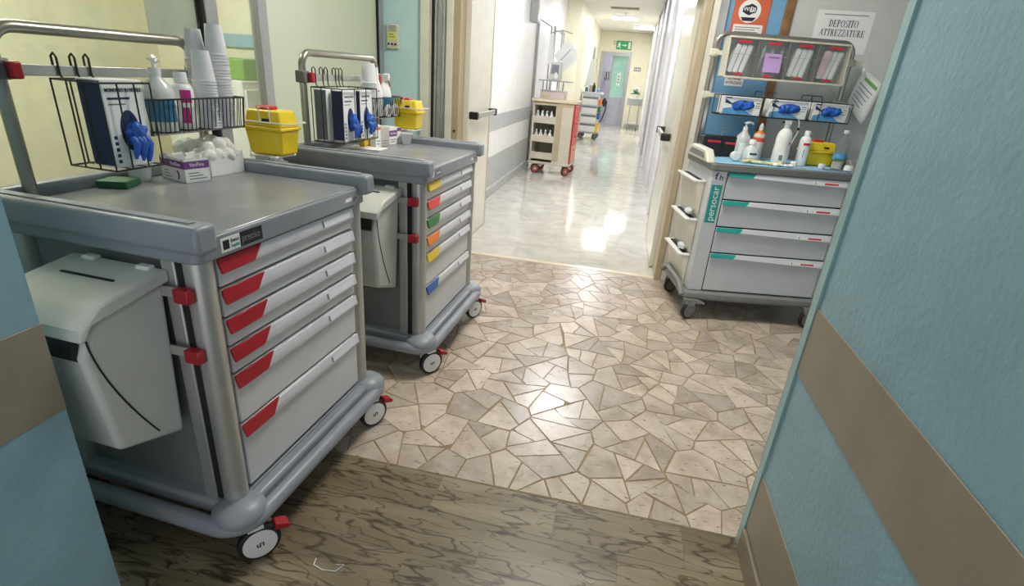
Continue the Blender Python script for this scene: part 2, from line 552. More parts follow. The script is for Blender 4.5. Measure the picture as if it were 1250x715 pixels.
for i, p in enumerate(pts):
    poly = [(X0, Y0), (X1, Y0), (X1, Y1), (X0, Y1)]
    near = sorted(((q[0] - p[0]) ** 2 + (q[1] - p[1]) ** 2, j) for j, q in enumerate(pts) if j != i)[:22]
    for d2, j in near:
        q = pts[j]; L = math.sqrt(d2)
        nx, ny = (q[0] - p[0]) / L, (q[1] - p[1]) / L
        poly = clip(poly, nx, ny, nx * (p[0] + q[0]) / 2 + ny * (p[1] + q[1]) / 2)
        if len(poly) < 3: break
    if len(poly) >= 3 and area(poly) > .001: raw += crack(poly)
# warp all corners by one smooth field so that joints bend and wander
def warp(p):
    v = Vector((p[0] * 6, p[1] * 6, 0))
    dx = noise.noise(v) * .022; dy = noise.noise(v + Vector((31, 7, 0))) * .022
    e = min(p[1] - Y0, Y1 - p[1], .1) / .1
    return (p[0] + dx, p[1] + dy * max(0, e))
def inset(poly, g):
    cx = sum(a[0] for a in poly) / len(poly); cy = sum(a[1] for a in poly) / len(poly)
    q = list(poly)
    for k in range(len(poly)):
        a = poly[k]; b2 = poly[(k + 1) % len(poly)]
        ex, ey = b2[0] - a[0], b2[1] - a[1]; L = math.hypot(ex, ey)
        if L < 1e-6: continue
        nx, ny = ey / L, -ex / L
        if nx * (cx - a[0]) + ny * (cy - a[1]) > 0: nx, ny = -nx, -ny
        q = clip(q, nx, ny, nx * a[0] + ny * a[1] - g)
        if len(q) < 3: return q
    return q
stones = []
for poly in raw:
    # split long edges so that the warp can bend them, then inset for the joint
    q = inset([warp(a) for a in poly], rnd.uniform(.0018, .0040))
    if len(q) < 3: continue
    # knock a corner off some stones
    if len(q) == 4 and rnd.random() < .45:
        k = rnd.randrange(4); a, b2, c2 = q[k - 1], q[k], q[(k + 1) % 4]
        t1, t2 = rnd.uniform(.08, .2), rnd.uniform(.08, .2)
        q[k:k + 1] = [(b2[0] + (a[0] - b2[0]) * t1, b2[1] + (a[1] - b2[1]) * t1), (b2[0] + (c2[0] - b2[0]) * t2, b2[1] + (c2[1] - b2[1]) * t2)]
    cl = []
    for a in q:
        if not cl or (a[0] - cl[-1][0]) ** 2 + (a[1] - cl[-1][1]) ** 2 > 0.006 ** 2: cl.append(a)
    if len(cl) >= 3 and area(cl) > .0012: stones.append(cl)

def stone_vis(poly):
    cx = sum(a[0] for a in poly) / len(poly); cy = sum(a[1] for a in poly) / len(poly)
    hid = (cx < -0.95 and cy < 3.1) or cx < -1.3 or (cx > 0.66 + (cy - 1.5) * 0.36) or (cx > 0.55 and cy > 3.7)
    return (1 if hid else 0, cx * cx + cy * cy)
stones.sort(key=stone_vis)
def stone_mesh(mb, poly, cx, cy, dz):
    n = len(poly)
    e = 0.0012
    vs = []
    for a in poly: vs.append((a[0] - cx, a[1] - cy, -0.01))
    for a in poly: vs.append((a[0] - cx, a[1] - cy, dz - 0.0008))
    for a in poly:
        dx, dy = a[0] - cx, a[1] - cy; L = math.hypot(dx, dy) or 1
        vs.append((dx - dx / L * e, dy - dy / L * e, dz))
    fs = [tuple(range(2 * n, 3 * n))]
    for i in range(n):
        j = (i + 1) % n
        fs.append((i, j, n + j, n + i)); fs.append((n + i, n + j, 2 * n + j, 2 * n + i))
    mb.add(vs, fs)
rest = MB()
for k, poly in enumerate(stones):
    cx = sum(a[0] for a in poly) / len(poly); cy = sum(a[1] for a in poly) / len(poly)
    dz = rnd.uniform(-0.0003, 0.0003)
    if k < 300:
        mb = MB(); stone_mesh(mb, poly, cx, cy, dz)
        mb.build('paving_stone', m_stone, fl_hall, smooth=0, loc=(cx, cy, 0))
    else:
        mb = MB(); stone_mesh(mb, poly, cx, cy, dz)
        rest.add([(v[0] + cx, v[1] + cy, v[2]) for v in mb.v], mb.f)
if rest.v:
    tag(rest.build('paving_stones', m_stone, fl_hall, smooth=0), kind='stuff')

# marble tiles, half bond, 445 x 180 mm
tw, th = 0.445, 0.18
tile0 = None
row = 0
y = 1.518
while y > -0.7:
    offs = -0.04 if row % 2 == 0 else -0.04 + tw / 2
    x = offs - tw * 5
    while x < 0.6:
        x1 = x + tw
        if x1 > -2.0:
            xa, xb = max(x, -2.0) + .0006, min(x1, 0.60) - .0006
            if xb - xa > 0.05:
                full = abs(xb - xa - tw + .0012) < 1e-4
                if full and tile0:
                    share(tile0, 'marble_tile', fl_front, loc=((xa + xb) / 2, y - th / 2, 0))
                else:
                    w2 = (xb - xa) / 2
                    o = MB().box(-w2, w2, -th / 2 + .0006, th / 2 - .0006, -0.01, 0).build('marble_tile', m_marble, fl_front, smooth=0, loc=((xa + xb) / 2, y - th / 2, 0))
                    if full: tile0 = o
        x = x1
    row += 1; y -= th

# corridor tiles 600 x 300
ct0 = None
y = 4.202; row = 0
while y < 22.4:
    x = -1.995 + (0.3 if row % 2 else 0.0)
    x -= 0.6
    while x < 0.6:
        xa, xb = max(x, -1.995) + .0008, min(x + .6, .60) - .0008
        if xb - xa > 0.04:
            full = xb - xa > 0.59
            if full and ct0: share(ct0, 'floor_tile', fl_corr, loc=((xa + xb) / 2, y + .2, 0))
            else:
                w2 = (xb - xa) / 2
                o = MB().box(-w2, w2, -.1992, .1992, -.01, 0).build('floor_tile', m_ctile, fl_corr, smooth=0, loc=((xa + xb) / 2, y + .2, 0))
                if full: ct0 = o
        x += .6
    y += .4; row += 1

# near right wall -----------------------------------------------------
WX = 0.60
wr = struct(MB().box(WX, WX + 0.14, -0.8, 1.52, 0, CEIL).build('wall_right', m_bluewall, smooth=0), 'blue textured wall with two taupe bands, right foreground')
MB().box(WX - .004, WX, -0.8, 1.478, 0.705, 0.911).build('rail_band', m_taupe, wr, bevel=.0015)
MB().box(WX - .004, WX, -0.8, 1.478, 0.10, 0.314).build('lower_band', m_taupe, wr, bevel=.0015)
cg = MB().prism([(-.007, -.040), (-.008, -.004), (-.002, .003), (.02, .004), (.02, 0), (0, 0), (0, -.040)], lambda u, v, w: (WX + u, 1.52 + v, w), 0.0, CEIL).build('corner_guard', m_guard, wr)
MB().box(WX - .004, WX + .05, 1.5245, 1.5285, 0.0, CEIL).build('wood_edge', m_wood, wr)
struct(MB().box(WX - .014, WX, -0.8, 1.476, 0, 0.095).build('baseboard_right', m_taupebase, bevel=.003), 'taupe skirting board of the foreground wall')
# near left wall, only its corner shows
wl = struct(MB().box(-2.0, -1.106, -0.8, 0.745, 0, CEIL).build('wall_left', m_bluewall, smooth=0), 'blue textured wall corner at the left edge')
MB().box(-1.106, -1.102, -0.8, 0.745, 0.705, 0.911).build('rail_band', m_taupe, wl, bevel=.0015)
struct(MB().box(-1.106, -1.094, -0.8, 0.75, 0, .095).build('baseboard_left', m_taupebase, bevel=.003), 'taupe skirting board of the left foreground wall')
# far side of the hall on the right, out of sight behind the near wall
struct(MB().box(2.4, 2.5, -0.8, 4.3, 0, CEIL).build('wall_hall_right', m_bluewall, smooth=0), 'blue end wall of the hall')

# back wall of the hall ----------------------------------------------
YB = 4.20
struct(MB().box(-1.972, -1.62, YB, YB + .16, 0, CEIL).build('wall_back_left', m_aqua, smooth=0), 'pale aqua wall beside the glass partition')
struct(MB().box(.505, .92, YB, YB + .16, 0, CEIL).box(1.86, 2.4, YB, YB + .16, 0, CEIL).box(.92, 1.86, YB, YB + .16, 2.12, CEIL).build('wall_back_right', m_blueback, smooth=0), 'sky blue wall behind the pale grey trolley')
struct(MB().box(-1.62, .505, YB, YB + .16, 2.16, CEIL).build('wall_back_header', m_aqua, smooth=0), 'wall above the corridor doorway')
MB_ = MB().box(.56, .92, YB - .014, YB, 0, .10)
struct(MB_.build('baseboard_back', m_taupebase, bevel=.003), 'skirting board of the sky blue wall')

# doorway to the corridor: frame and two leaves
jl = struct(thing('door_1', 'cream double door frame between hall and corridor', None, (0, YB, 0)))
MB().box(-1.62, -1.548, -.03, .16, 0, 2.16).build('door_casing', m_cream, jl, bevel=.004)
MB().box(-1.548, -1.527, .03, .16, 0, 2.16).build('door_seal', m_gap, jl)
MB().cyl((-1.512, .035, 0), (-1.512, .035, 2.16), .015).build('steel_edge', m_chrome, jl)
MB().box(-1.497, -1.468, .02, .16, 0, 2.16).build('frame_strip', m_frame, jl, bevel=.003)
MB().cyl((-1.447, .03, 0), (-1.447, .03, 2.16), .021, n=24).build('steel_edge', m_chrome, jl)
MB().box(-1.426, -1.372, .012, .16, 0, 2.16).build('frame_strip', m_cream, jl, bevel=.004)
MB().box(-1.372, -1.318, .03, .20, 0, 2.16).build('frame_strip', m_beige, jl, bevel=.004)
k = MB().cyl((-1.345, .03, .985), (-1.345, .022, .985), .014).build('lock_cylinder', m_chrome, jl)
MB().cyl((-1.345, .022, .985), (-1.345, .0205, .985), .007).build('keyhole', m_black, k)
MB().box(-1.62, .505, 0, .16, 2.10, 2.16).build('door_head', m_cream, jl, bevel=.004)
# right jamb
MB().box(.405, .455, -.10, .20, 0, 2.16).build('frame_strip', m_beige, jl, bevel=.004)
MB().box(.455, .503, -.085, 0, 0, 2.16).build('frame_strip', m_cream, jl, bevel=.004)
MB().box(.503, .565, -.02, 0, 0, 2.16).build('steel_plate', m_chrome, jl, bevel=.002)

def panic_bar(parent, x, y0, y1, z, sgn):
    b2 = MB().box(min(x, x + sgn * .075), max(x, x + sgn * .075), y0, y0 + .05, z - .03, z + .03).build('bar_end', m_black, parent, bevel=.008)
    MB().box(min(x, x + sgn * .075), max(x, x + sgn * .075), y1 - .05, y1, z - .03, z + .03).build('bar_end', m_black, parent, bevel=.008)
    xc = x + sgn * .055
    MB().box(xc - .014, xc + .014, y0 + .05, y1 - .05, z - .022, z + .022).build('push_bar', m_alu, parent, bevel=.006)
dl = struct(thing('door_2', 'cream door leaf standing open on the left of the corridor', None, (-1.275, 4.375, 0)))
MB().box(-.045, 0, 0, .745, .008, 2.10).build('leaf', m_cream, dl, bevel=.003)
MB().box(-.046, .002, .705, .748, .008, 2.10).build('leaf_edge', m_beige, dl, bevel=.003)
panic_bar(dl, 0, .02, .72, 1.10, 1)
dr = struct(thing('door_3', 'white door leaf standing open on the right of the corridor', None, (.372, 4.41, 0)))
MB().box(0, .04, 0, 1.02, .008, 2.10).build('leaf', m_cream, dr, bevel=.003)
MB().box(-.002, .042, 1.00, 1.022, .008, 2.10).build('leaf_edge', m_beige, dr, bevel=.003)
panic_bar(dr, 0, .16, .95, 1.06, -1)

# storeroom door with wooden frame
dd = struct(thing('door_4', 'white storeroom door in a varnished wooden frame', None, (0, YB, 0)))
MB().box(.92, .975, -.022, .10, 0, 2.12).build('door_jamb', m_wood, dd, bevel=.004)
MB().box(1.805, 1.86, -.022, .10, 0, 2.12).build('door_jamb', m_wood, dd, bevel=.004)
MB().box(.975, 1.805, -.022, .10, 2.065, 2.12).build('door_head', m_wood, dd, bevel=.004)
MB().box(.977, 1.803, -.002, .038, .008, 2.063).build('leaf', m_doorgrey, dd, bevel=.002)

# glass partition on the left ------------------------------------------
GX = -1.95
gp = struct(thing('window_1', 'glass partition with grey aluminium frame and frosted panes', None, (GX, 0, 0)))
posts = [(-0.80, -0.74), (0.75, 0.81), (2.322, 2.400), (2.695, 2.770), (4.125, 4.195)]
for a, b2 in posts:
    MB().box(-.025, .025, a, b2, 0, CEIL).build('post', m_frame, gp, bevel=.004)
MB().box(-.02, .02, 2.306, 2.3215, 0, CEIL).build('door_seal', m_gap, gp)
MB().box(-.02, .02, 4.108, 4.1245, 0, CEIL).build('glazing_seal', m_gap, gp)
for i in range(len(posts) - 1):
    a, b2 = posts[i][1], posts[i + 1][0]
    if i == 1: b2 = 2.306
    if i == 3: b2 = 4.108
    MB().box(-.022, .022, a, b2, 0, .12).build('bottom_rail', m_frame, gp, bevel=.004)
    MB().box(-.022, .022, a, b2, 2.3, 2.38).build('transom', m_frame, gp, bevel=.004)
    MB().box(-.012, .012, a, b2, .12, .84).build('light_block_panel', m_side, gp, smooth=0)  # opaque panel added to stop light leaking through low behind the trolleys
    MB().box(-.020, .020, a, b2, .84, .90).build('mid_rail', m_frame, gp, bevel=.004)
    MB().box(-.006, .006, a, b2, .90, 2.3).build('pane', m_frost if i in (0, 3) else m_pane, gp, smooth=0)
    MB().box(-.006, .006, a, b2, 2.38, CEIL).build('pane', m_pane, gp, smooth=0)
# room behind the glass
struct(MB().box(-4.1, -1.973, 4.2, 4.3, 0, CEIL).build('wall_room_end', m_endwall, smooth=0), 'cream end wall of the room behind the glass')
struct(MB().box(-4.1, -4.0, -0.8, 4.2, 0, CEIL).build('wall_room_back', m_endwall, smooth=0), 'cream wall of the room behind the glass')
struct(MB().box(-4.0, -2.0, -0.9, -0.8, 0, CEIL).build('wall_room_side', m_endwall, smooth=0), 'side wall of the room behind the glass')

# corridor --------------------------------------------------------------
CLX, CRX, YE = -1.55, 0.46, 19.5
wcl = struct(MB().box(CLX - .1, CLX, 4.36, 12.4, 0, CEIL).build('wall_corridor_left', m_whitewall, smooth=0), 'white corridor wall with two grey bands on the left')
MB().box(CLX, CLX + .004, 4.37, 8.95, .79, .975).build('upper_band', m_greyband, wcl, bevel=.0015)
MB().box(CLX, CLX + .004, 4.37, 8.95, .12, .49).build('lower_band', m_greyband, wcl, bevel=.0015)
MB().box(CLX, CLX + .014, 4.37, 8.95, 0, .10).build('skirting', m_greyband, wcl, bevel=.003)
wcs = struct(MB().box(CLX - .1, -1.22, 12.4, YE, 0, CEIL).build('wall_corridor_left_far', m_endwall, smooth=0), 'ivory wall at the far left of the corridor')
MB().box(-1.22, -1.216, 12.4, YE, .62, .82).build('upper_band', m_greyband, wcs)
wcr = struct(MB().box(CRX, CRX + .1, 4.36, YE, 0, CEIL).build('wall_corridor_right', m_whitewall, smooth=0), 'white corridor wall on the right')
for yy in (6.4, 8.3, 10.2, 12.1, 14.4, 16.6):
    MB().box(CRX - .045, CRX, yy, yy + .35, 0, CEIL).build('pilaster', m_frame if yy == 12.1 else m_door, wcr, bevel=.004)
    MB().box(CRX - .02, CRX, yy + .35, yy + .40, 0, CEIL).build('pilaster_edge', m_lilac, wcr)
wce = struct(MB().box(-1.22, -1.13, YE, YE + .12, 0, CEIL).box(-.12, CRX, YE, YE + .12, 0, CEIL).box(-1.13, -.12, YE, YE + .12, 2.34, CEIL).build('wall_corridor_end', m_endwall, smooth=0), 'ivory wall closing the corridor')
MB().box(-.05, CRX, YE - .004, YE, .72, .95).build('grey_band', m_greyband, wce)
MB().box(-.05, CRX, YE - .012, YE, 0, .10).build('skirting', m_greyband, wce)
# doors in the left corridor wall
d5 = struct(thing('door_5', 'white door in the left corridor wall behind the beige trolley', None, (CLX, 0, 0)))
for y0, y1 in ((8.98, 10.3), (10.85, 12.1)):
    MB().box(0, .02, y0, y1, 0, 2.25).build('leaf', m_door, d5, bevel=.003)
    MB().box(0, .04, y0 - .06, y0, 0, 2.31).build('door_jamb', m_frame, d5, bevel=.003)
    MB().box(0, .04, y1, y1 + .06, 0, 2.31).build('door_jamb', m_frame, d5, bevel=.003)
    MB().box(0, .04, y0, y1, 2.25, 2.31).build('door_head', m_frame, d5, bevel=.003)
    MB().tube([(.02, y1 - .18, 1.05), (.07, y1 - .18, 1.05), (.07, y1 - .30, 1.05)], .011).build('door_handle', m_black, d5)
# end door
de = struct(thing('door_6', 'open end door of the corridor with grey metal frame', None, (0, YE, 0)))
MB().box(-1.13, -1.03, -.03, .12, 0, 2.34).build('door_jamb', m_frame, de, bevel=.004)
MB().box(-.20, -.12, -.03, .12, 0, 2.34).build('door_jamb', m_frame, de, bevel=.004)
MB().box(-1.03, -.20, -.03, .12, 2.25, 2.34).build('door_head', m_frame, de, bevel=.004)
MB().box(-.70, -.24, .42, .46, .92, 2.25).build('leaf_upper', m_mint, de)
MB().box(-.70, -.24, .42, .46, .02, .92).build('leaf_lower', m_lilac, de)
MB().box(-.74, -.70, .41, .47, .02, 2.25).build('leaf_edge', m_frame, de)
nb = MB().box(-.51, -.40, .405, .42, 1.30, 1.72).build('notice_holder', m_white, de, bevel=.003)
for i in range(3): MB().box(-.485, -.425, .403, .405, 1.40 + i * .09, 1.44 + i * .09).build('printed_block', m_greyprint, nb)
struct(MB().box(-1.6, .56, YE + 2.3, YE + 2.4, 0, CEIL).build('wall_far_room', m_lilac, smooth=0), 'lilac wall of the room past the end door')
struct(MB().box(-1.7, -1.6, YE + .12, YE + 2.4, 0, CEIL).build('wall_far_room_side', m_lilac, smooth=0), 'lilac side wall past the end door')

# ceilings ---------------------------------------------------------------
struct(MB().box(-4.1, 2.5, -0.8, 4.36, CEIL, CEIL + .08).build('ceiling_hall', m_ceil, smooth=0), 'plain ceiling of the hall')
ch = struct(MB().box(-1.7, .60, 4.36, YE + 2.4, CEIL + .012, CEIL + .08).build('ceiling_corridor', m_jointgrey, smooth=0), 'corridor ceiling of white metal panels')
s0 = MB().box(-.985, .985, -.145, .145, 0, .012).build('ceiling_panel', m_ceil, ch, bevel=.002, seg=1, smooth=0, loc=(-.56, 4.52, CEIL))
y = 4.82
LAMPS = [(-.48, 6.4), (-.36, 11.2), (-.40, 15.1), (.17, 17.4)]
while y < YE - .1:
    share(s0, 'ceiling_panel', ch, loc=(-.56, y, CEIL)); y += .30
def luminaire(x, y, m, label, w=.6, d=.45, cat='ceiling light', group=None):
    t = thing('ceiling_light', label, cat, (x, y, CEIL), 0, group)
    MB().box(-w / 2 - .02, w / 2 + .02, -d / 2 - .02, d / 2 + .02, -.028, -.0005).build('housing', m_white, t, bevel=.004)
    MB().box(-w / 2, w / 2, -d / 2, d / 2, -.034, -.028).build('diffuser', m, t, smooth=0)
names = ['white lit panel lamp nearest the doorway on the corridor ceiling', 'white lit panel lamp second from the doorway on the corridor ceiling', 'white lit panel lamp in front of the exit sign, left of the two', 'white lit panel lamp nearest the exit sign, right of the two']
for (x, y), nme in zip(LAMPS, names):
    luminaire(x, y, m_lamp_c, nme, .62, .62 if y < 8 else .5)
luminaire(-.1, 2.75, m_lamp_h, 'square panel lamp on the hall ceiling over the paving', .6, .6)
luminaire(-3.0, 2.2, m_lamp_fill, 'unseen panel lamp added to light the room behind the glass', .6, .6)  # fill lamp put in to light the room and frosted panes from behind
luminaire(-.6, YE + 1.2, m_lamp_h, 'square panel lamp in the room past the end door', .4, .4)
# open service slots of the corridor ceiling
sv = thing('ceiling_grille', 'narrow dark ventilation grille on the corridor ceiling', 'grille', (-.38, 13.3, CEIL))
MB().box(-.30, .30, -.14, .14, -.006, -.0005).build('recess', m_gap, sv)
MB().box(-.32, .32, -.16, -.14, -.010, -.0005).box(-.32, .32, .14, .16, -.010, -.0005).build('frame', m_beige, sv)
for i in range(4):
    MB().box(-.30, .30, -.10 + i * .06, -.085 + i * .06, -.012, -.006).build('slat', m_beige, sv)
sd = thing('smoke_detector', 'small round smoke detector on the corridor ceiling', 'detector', (-.35, 14.2, CEIL))
MB().lathe([(0, -.05), (.03, -.05), (.035, -.03), (.055, -.025), (.055, -.0005)], n=16).build('body', m_white, sd)
MB().lathe([(0, -.056), (.012, -.056), (.014, -.05)], n=10).build('sensor', m_black, sd)

# ------------------------------------------------------------------ casters (shared meshes)
def caster_meshes():
    ty = MB()
    prof = [(.046, -.012), (.056, -.0135), (.0615, -.010), (.0635, 0), (.0615, .010), (.056, .0135), (.046, .012)]
    n = 28; vs = []; fs = []
    for r, x in prof:
        for k in range(n):
            t = 2 * pi * k / n
            vs.append((x, r * cos(t), .0635 + r * sin(t)))
    P = len(prof)
    for i in range(P):
        j = (i + 1) % P
        for k in range(n):
            k2 = (k + 1) % n
            fs.append((i * n + k, i * n + k2, j * n + k2, j * n + k))
    ty.add(vs, fs)
    di = MB().cyl((-.014, 0, .0635), (.0145, 0, .0635), .050, n=28).cyl((.0145, 0, .0635), (.0165, 0, .0635), .047, .034, n=28)
    em = MB()
    em.cyl((.0165, 0, .0635), (.0185, 0, .0635), .019, n=20)
    mk = MB()
    for dy, h in ((-.009, .012), (-.001, .016), (.008, .012)):
        mk.box(.0185, .0192, dy - .002, dy + .002, .0635 - h / 2, .0635 + h / 2)
    mk.box(.0185, .0192, -.009, .000, .0565, .0595).box(.0185, .0192, .000, .010, .069, .072)
    fo = MB()
    fo.prism([(-.035, .058), (-.05, .10), (-.035, .135), (.02, .14), (.045, .115), (.03, .09), (0, .105), (-.018, .085), (-.01, .058)], YZ, -.0225, -.0165)
    fo.box(-.0225, .0225, -.03, .015, .128, .14).cyl((0, -.005, .135), (0, -.005, .165), .012)
    br = MB().prism([(.045, .10), (.085, .088), (.09, .096), (.085, .104), (.05, .118)], YZ, -.018, .018)
    return ty, di, em, mk, fo, br
CM = caster_meshes()
CASTER_CACHE = {}
def caster(parent, x, y, yaw, style='white', brake=True, scale=1.0):
    key = (style,)
    mats = {'white': (m_rubber, m_white, m_white, m_darkprint, m_white, m_red),
            'grey': (m_rubber, m_cdark, m_cbase, m_cdark, m_cbase, m_cdark),
            'red': (m_rubber, mat('brick_red', (176, 84, 66), .45), m_alu, m_alu, m_alu, m_alu)}[style]
    if key not in CASTER_CACHE:
        ms = []
        for mb, nm, m in zip(CM, ('tyre', 'wheel_disc', 'hub_cap', 'hub_emblem', 'caster_fork', 'brake_pedal'), mats):
            me = mb.mesh(nm); me.materials.append(m); me.shade_smooth(); me.set_sharp_from_angle(angle=R(35)); ms.append(me)
        CASTER_CACHE[key] = ms
    ms = CASTER_CACHE[key]
    f = bpy.data.objects.new('caster', ms[4]); COL.objects.link(f); f.parent = parent
    f.location = (x, y, 0); f.rotation_euler = (0, 0, R(yaw)); f.scale = (scale,) * 3
    for i, nm in ((0, 'tyre'), (1, 'wheel_disc'), (2, 'hub_cap'), (3, 'hub_emblem'), (5, 'brake_pedal')):
        if nm == 'brake_pedal' and not brake: continue
        o = bpy.data.objects.new(nm, ms[i]); COL.objects.link(o); o.parent = f
    return f

# ------------------------------------------------------------------ the two grey trolleys on the left
ZD = [.962, .875, .788, .701, .615, .447, .215]
def trolley(fr, label, grips, yaws, badge, yb=.34):
    t = thing('medical_trolley', label, 'trolley', fr.w(0, 0, 0), fr.a)
    # base, bumper
    MB().prism(rrect(-.63, .055, -.395, .395, .06), XY, .150, .200).build('base_tray', m_cartgrey, t, bevel=.012, seg=3)
    bm_ = MB().tube([(x, y, .158) for x, y in rrect(-.68, .078, -.437, .437, .085, 8)], .0265, n=12, closed=True)
    bm_.build('bumper', m_cartgrey, t)
    for cx, cy in ((.02, -.375), (.02, .375), (-.62, -.375), (-.62, .375)):
        MB().blob((cx, cy, .175), (.078, .078, .042), amp=0, sub=3).build('bumper_corner', m_cartgrey, t)
    # carcass
    for sy in (-1, 1):
        MB().cyl((-.002, sy * .354, .185), (-.002, sy * .354, .966), .034, n=24).build('front_post', m_alu, t)
        MB().box(-.052, -.028, sy * .352 - .022, sy * .352 + .022, .185, .966).build('post_groove', m_gap, t)
        MB().box(-.094, -.052, sy * .350 - .028, sy * .350 + .028, .185, .966).build('post_strip', m_alu, t, bevel=.004)
        MB().cyl((-.575, sy * .354, .185), (-.575, sy * .354, .966), .034, n=20).build('rear_post', m_alu, t)
        a, b2 = sorted((sy * .335, sy * .350))
        MB().box(-.545, -.094, a, b2, .19, .966).build('side_panel', m_side, t)
    MB().box(-.590, -.575, -.33, .33, .19, .966).build('back_panel', m_side, t)
    MB().box(-.56, -.002, -.326, .326, .195, .966).build('carcass', m_gap, t)
    MB().box(-.002, .020, -.322, .322, .19, .208).build('front_sill', m_cartgrey, t, bevel=.003)
    # drawers
    for i in range(6):
        z1, z0 = ZD[i], ZD[i + 1] + .006
        d = MB().box(-.002, .019, -.316, .316, z0, z1 - .003).build('drawer', m_drawer, t, bevel=.003)
        zt = z1 - .003
        prof = [(.019, zt), (.0255, zt + .001), (.0335, zt - .033), (.032, zt - .037), (.027, zt - .036), (.019, zt - .010)]
        MB().prism(prof, lambda u, v, w: (u, w, v) if w > 0 else (u, w + (v - zt) * 1.1, v), -.158, .318).build('pull_bar', m_pull, d, bevel=.0012, seg=1)
        pr2 = [(.019, zt + .001), (.0265, zt + .002), (.0360, zt - .034), (.034, zt - .039), (.029, zt - .037), (.019, zt - .010)]
        MB().prism(pr2, lambda u, v, w: (u, w, v) if w < -.2 else (u, w + (v - zt) * 1.1, v), -.318, -.160).build('grip', grips[i], d, bevel=.0012, seg=1)
        # label holder: sloped clear strip near the far end
        hp = [(.0265, zt - .007), (.0280, zt - .0072), (.0340, zt - .0295), (.0326, zt - .0295)]
        MB().prism(hp, lambda u, v, w: (u, w, v), .130, .296).build('label_holder', m_pull, d)
        MB().obox((.0308, .131, zt - .018), (.004, .005, .020), Matrix.Rotation(R(-13), 3, 'Y')).build('holder_clip', m_greyprint, d)
    # worktop
    MB().prism(rrect(-.655, .040, -.395, .395, .03), XY, .966, 1.028).build('worktop_body', m_cartgrey, t, bevel=.008, seg=3)
    MB().box(-.615, .036, -.350, .350, 1.0275, 1.0315).build('worktop_surface', m_worktop, t, bevel=.003)
    for sy in (-1, 1):
        a, b2 = sorted((sy * .348, sy * .412))
        pr = [(a, 1.0), (b2, 1.0), (b2 + (.004 if sy > 0 else 0), 1.030), (b2, 1.070), (a, 1.070), (a - (.004 if sy < 0 else 0), 1.030)]
        MB().prism(pr, lambda u, v, w: (w, u, v), -.66, .068).build('side_lip', m_cartgrey, t, bevel=.012, seg=3)
        MB().obox((-.30, sy * .380, 1.0715), (.66, .022, .005)).build('lip_ridge', m_cartgrey, t, bevel=.002)
    MB().box(-.665, -.610, -.36, .36, 1.0, 1.066).build('rear_lip', m_cartgrey, t, bevel=.012, seg=3)
    lk = MB().cyl((.040, .318, .998), (.044, .318, .998), .009).build('lock', m_chrome, t)
    MB().cyl((.044, .318, .998), (.0445, .318, .998), .004).build('keyhole', m_black, lk)
    MB().box(.040, .0408, .255, .295, .990, 1.002).build('stock_label', m_paper, t)
    if badge:
        b1 = MB().box(.0402, .0412, -.318, -.252, .978, 1.016).build('badge', m_paper, t)
        MB().box(.0412, .0416, -.311, -.290, .985, 1.009).build('logo_block', m_black, b1)
        text('france', .016, m_darkprint, b1, (.0416, -.270, 1.003), (0, 1, 0), (0, 0, 1), width=.028)
        text('hopital', .015, m_tealc, b1, (.0416, -.270, .990), (0, 1, 0), (0, 0, 1), width=.028)
        b2 = MB().box(.0402, .0412, -.252, -.168, .978, 1.016).build('badge', m_black, t)
        text('preciso', .030, m_greyprint, b2, (.0416, -.211, .998), (0, 1, 0), (0, 0, 1), width=.066)
    else:
        b1 = MB().box(.0402, .0412, -.262, -.195, .985, 1.012).build('badge', m_greyprint, t)
        text('preciso', .018, m_paper, b1, (.0416, -.2285, .998), (0, 1, 0), (0, 0, 1), width=.05)
        MB().box(.0402, .0412, -.31, -.285, .985, 1.010).build('stock_label', m_paper, t)
    # push rail with accessory rail
    ya, zt, r = -.29, 1.468, .06
    pts = [(-.60, ya, 1.03), (-.60, ya, zt - r)]
    for i in range(1, 7):
        a = pi - i * pi / 12
        pts.append((-.60, ya + r + r * cos(a), zt - r + r * sin(a)))
    for i in range(0, 7):
        a = pi / 2 - i * pi / 12
        pts.append((-.60, yb - r + r * cos(a), zt - r + r * sin(a)))
    pts.append((-.60, yb, 1.03))
    MB().tube(pts, .0165, n=14).build('push_rail', m_dullsteel, t)
    MB().box(-.590, -.584, ya, yb, 1.350, 1.378).build('accessory_rail', m_alu, t, bevel=.002)
    for y in (ya, yb):
        c = MB().box(-.625, -.578, y - .022, y + .022, 1.340, 1.392).build('rail_clamp', m_cdark, t, bevel=.005)
        MB().box(-.578, -.556, y + (.004 if y < 0 else -.034), y + (.034 if y < 0 else -.004), 1.343, 1.386).build('clamp_knob', m_red, c, bevel=.005)
    for (x, y), yw in zip(((.072, -.372), (.072, .335), (-.60, -.372), (-.60, .335)), yaws):
        caster(t, x, y, yw)
    return t
trA = trolley(FA, 'grey trolley with six red drawer grips, nearest on the left', [m_red] * 6, (-38, -28, -60, -50), True)
trB = trolley(FB, 'grey trolley with yellow, red, green, orange and blue drawer grips', [m_yel, m_pink, m_green, m_orange, m_yel, m_blue], (-36, -30, -60, -50), False, .40)

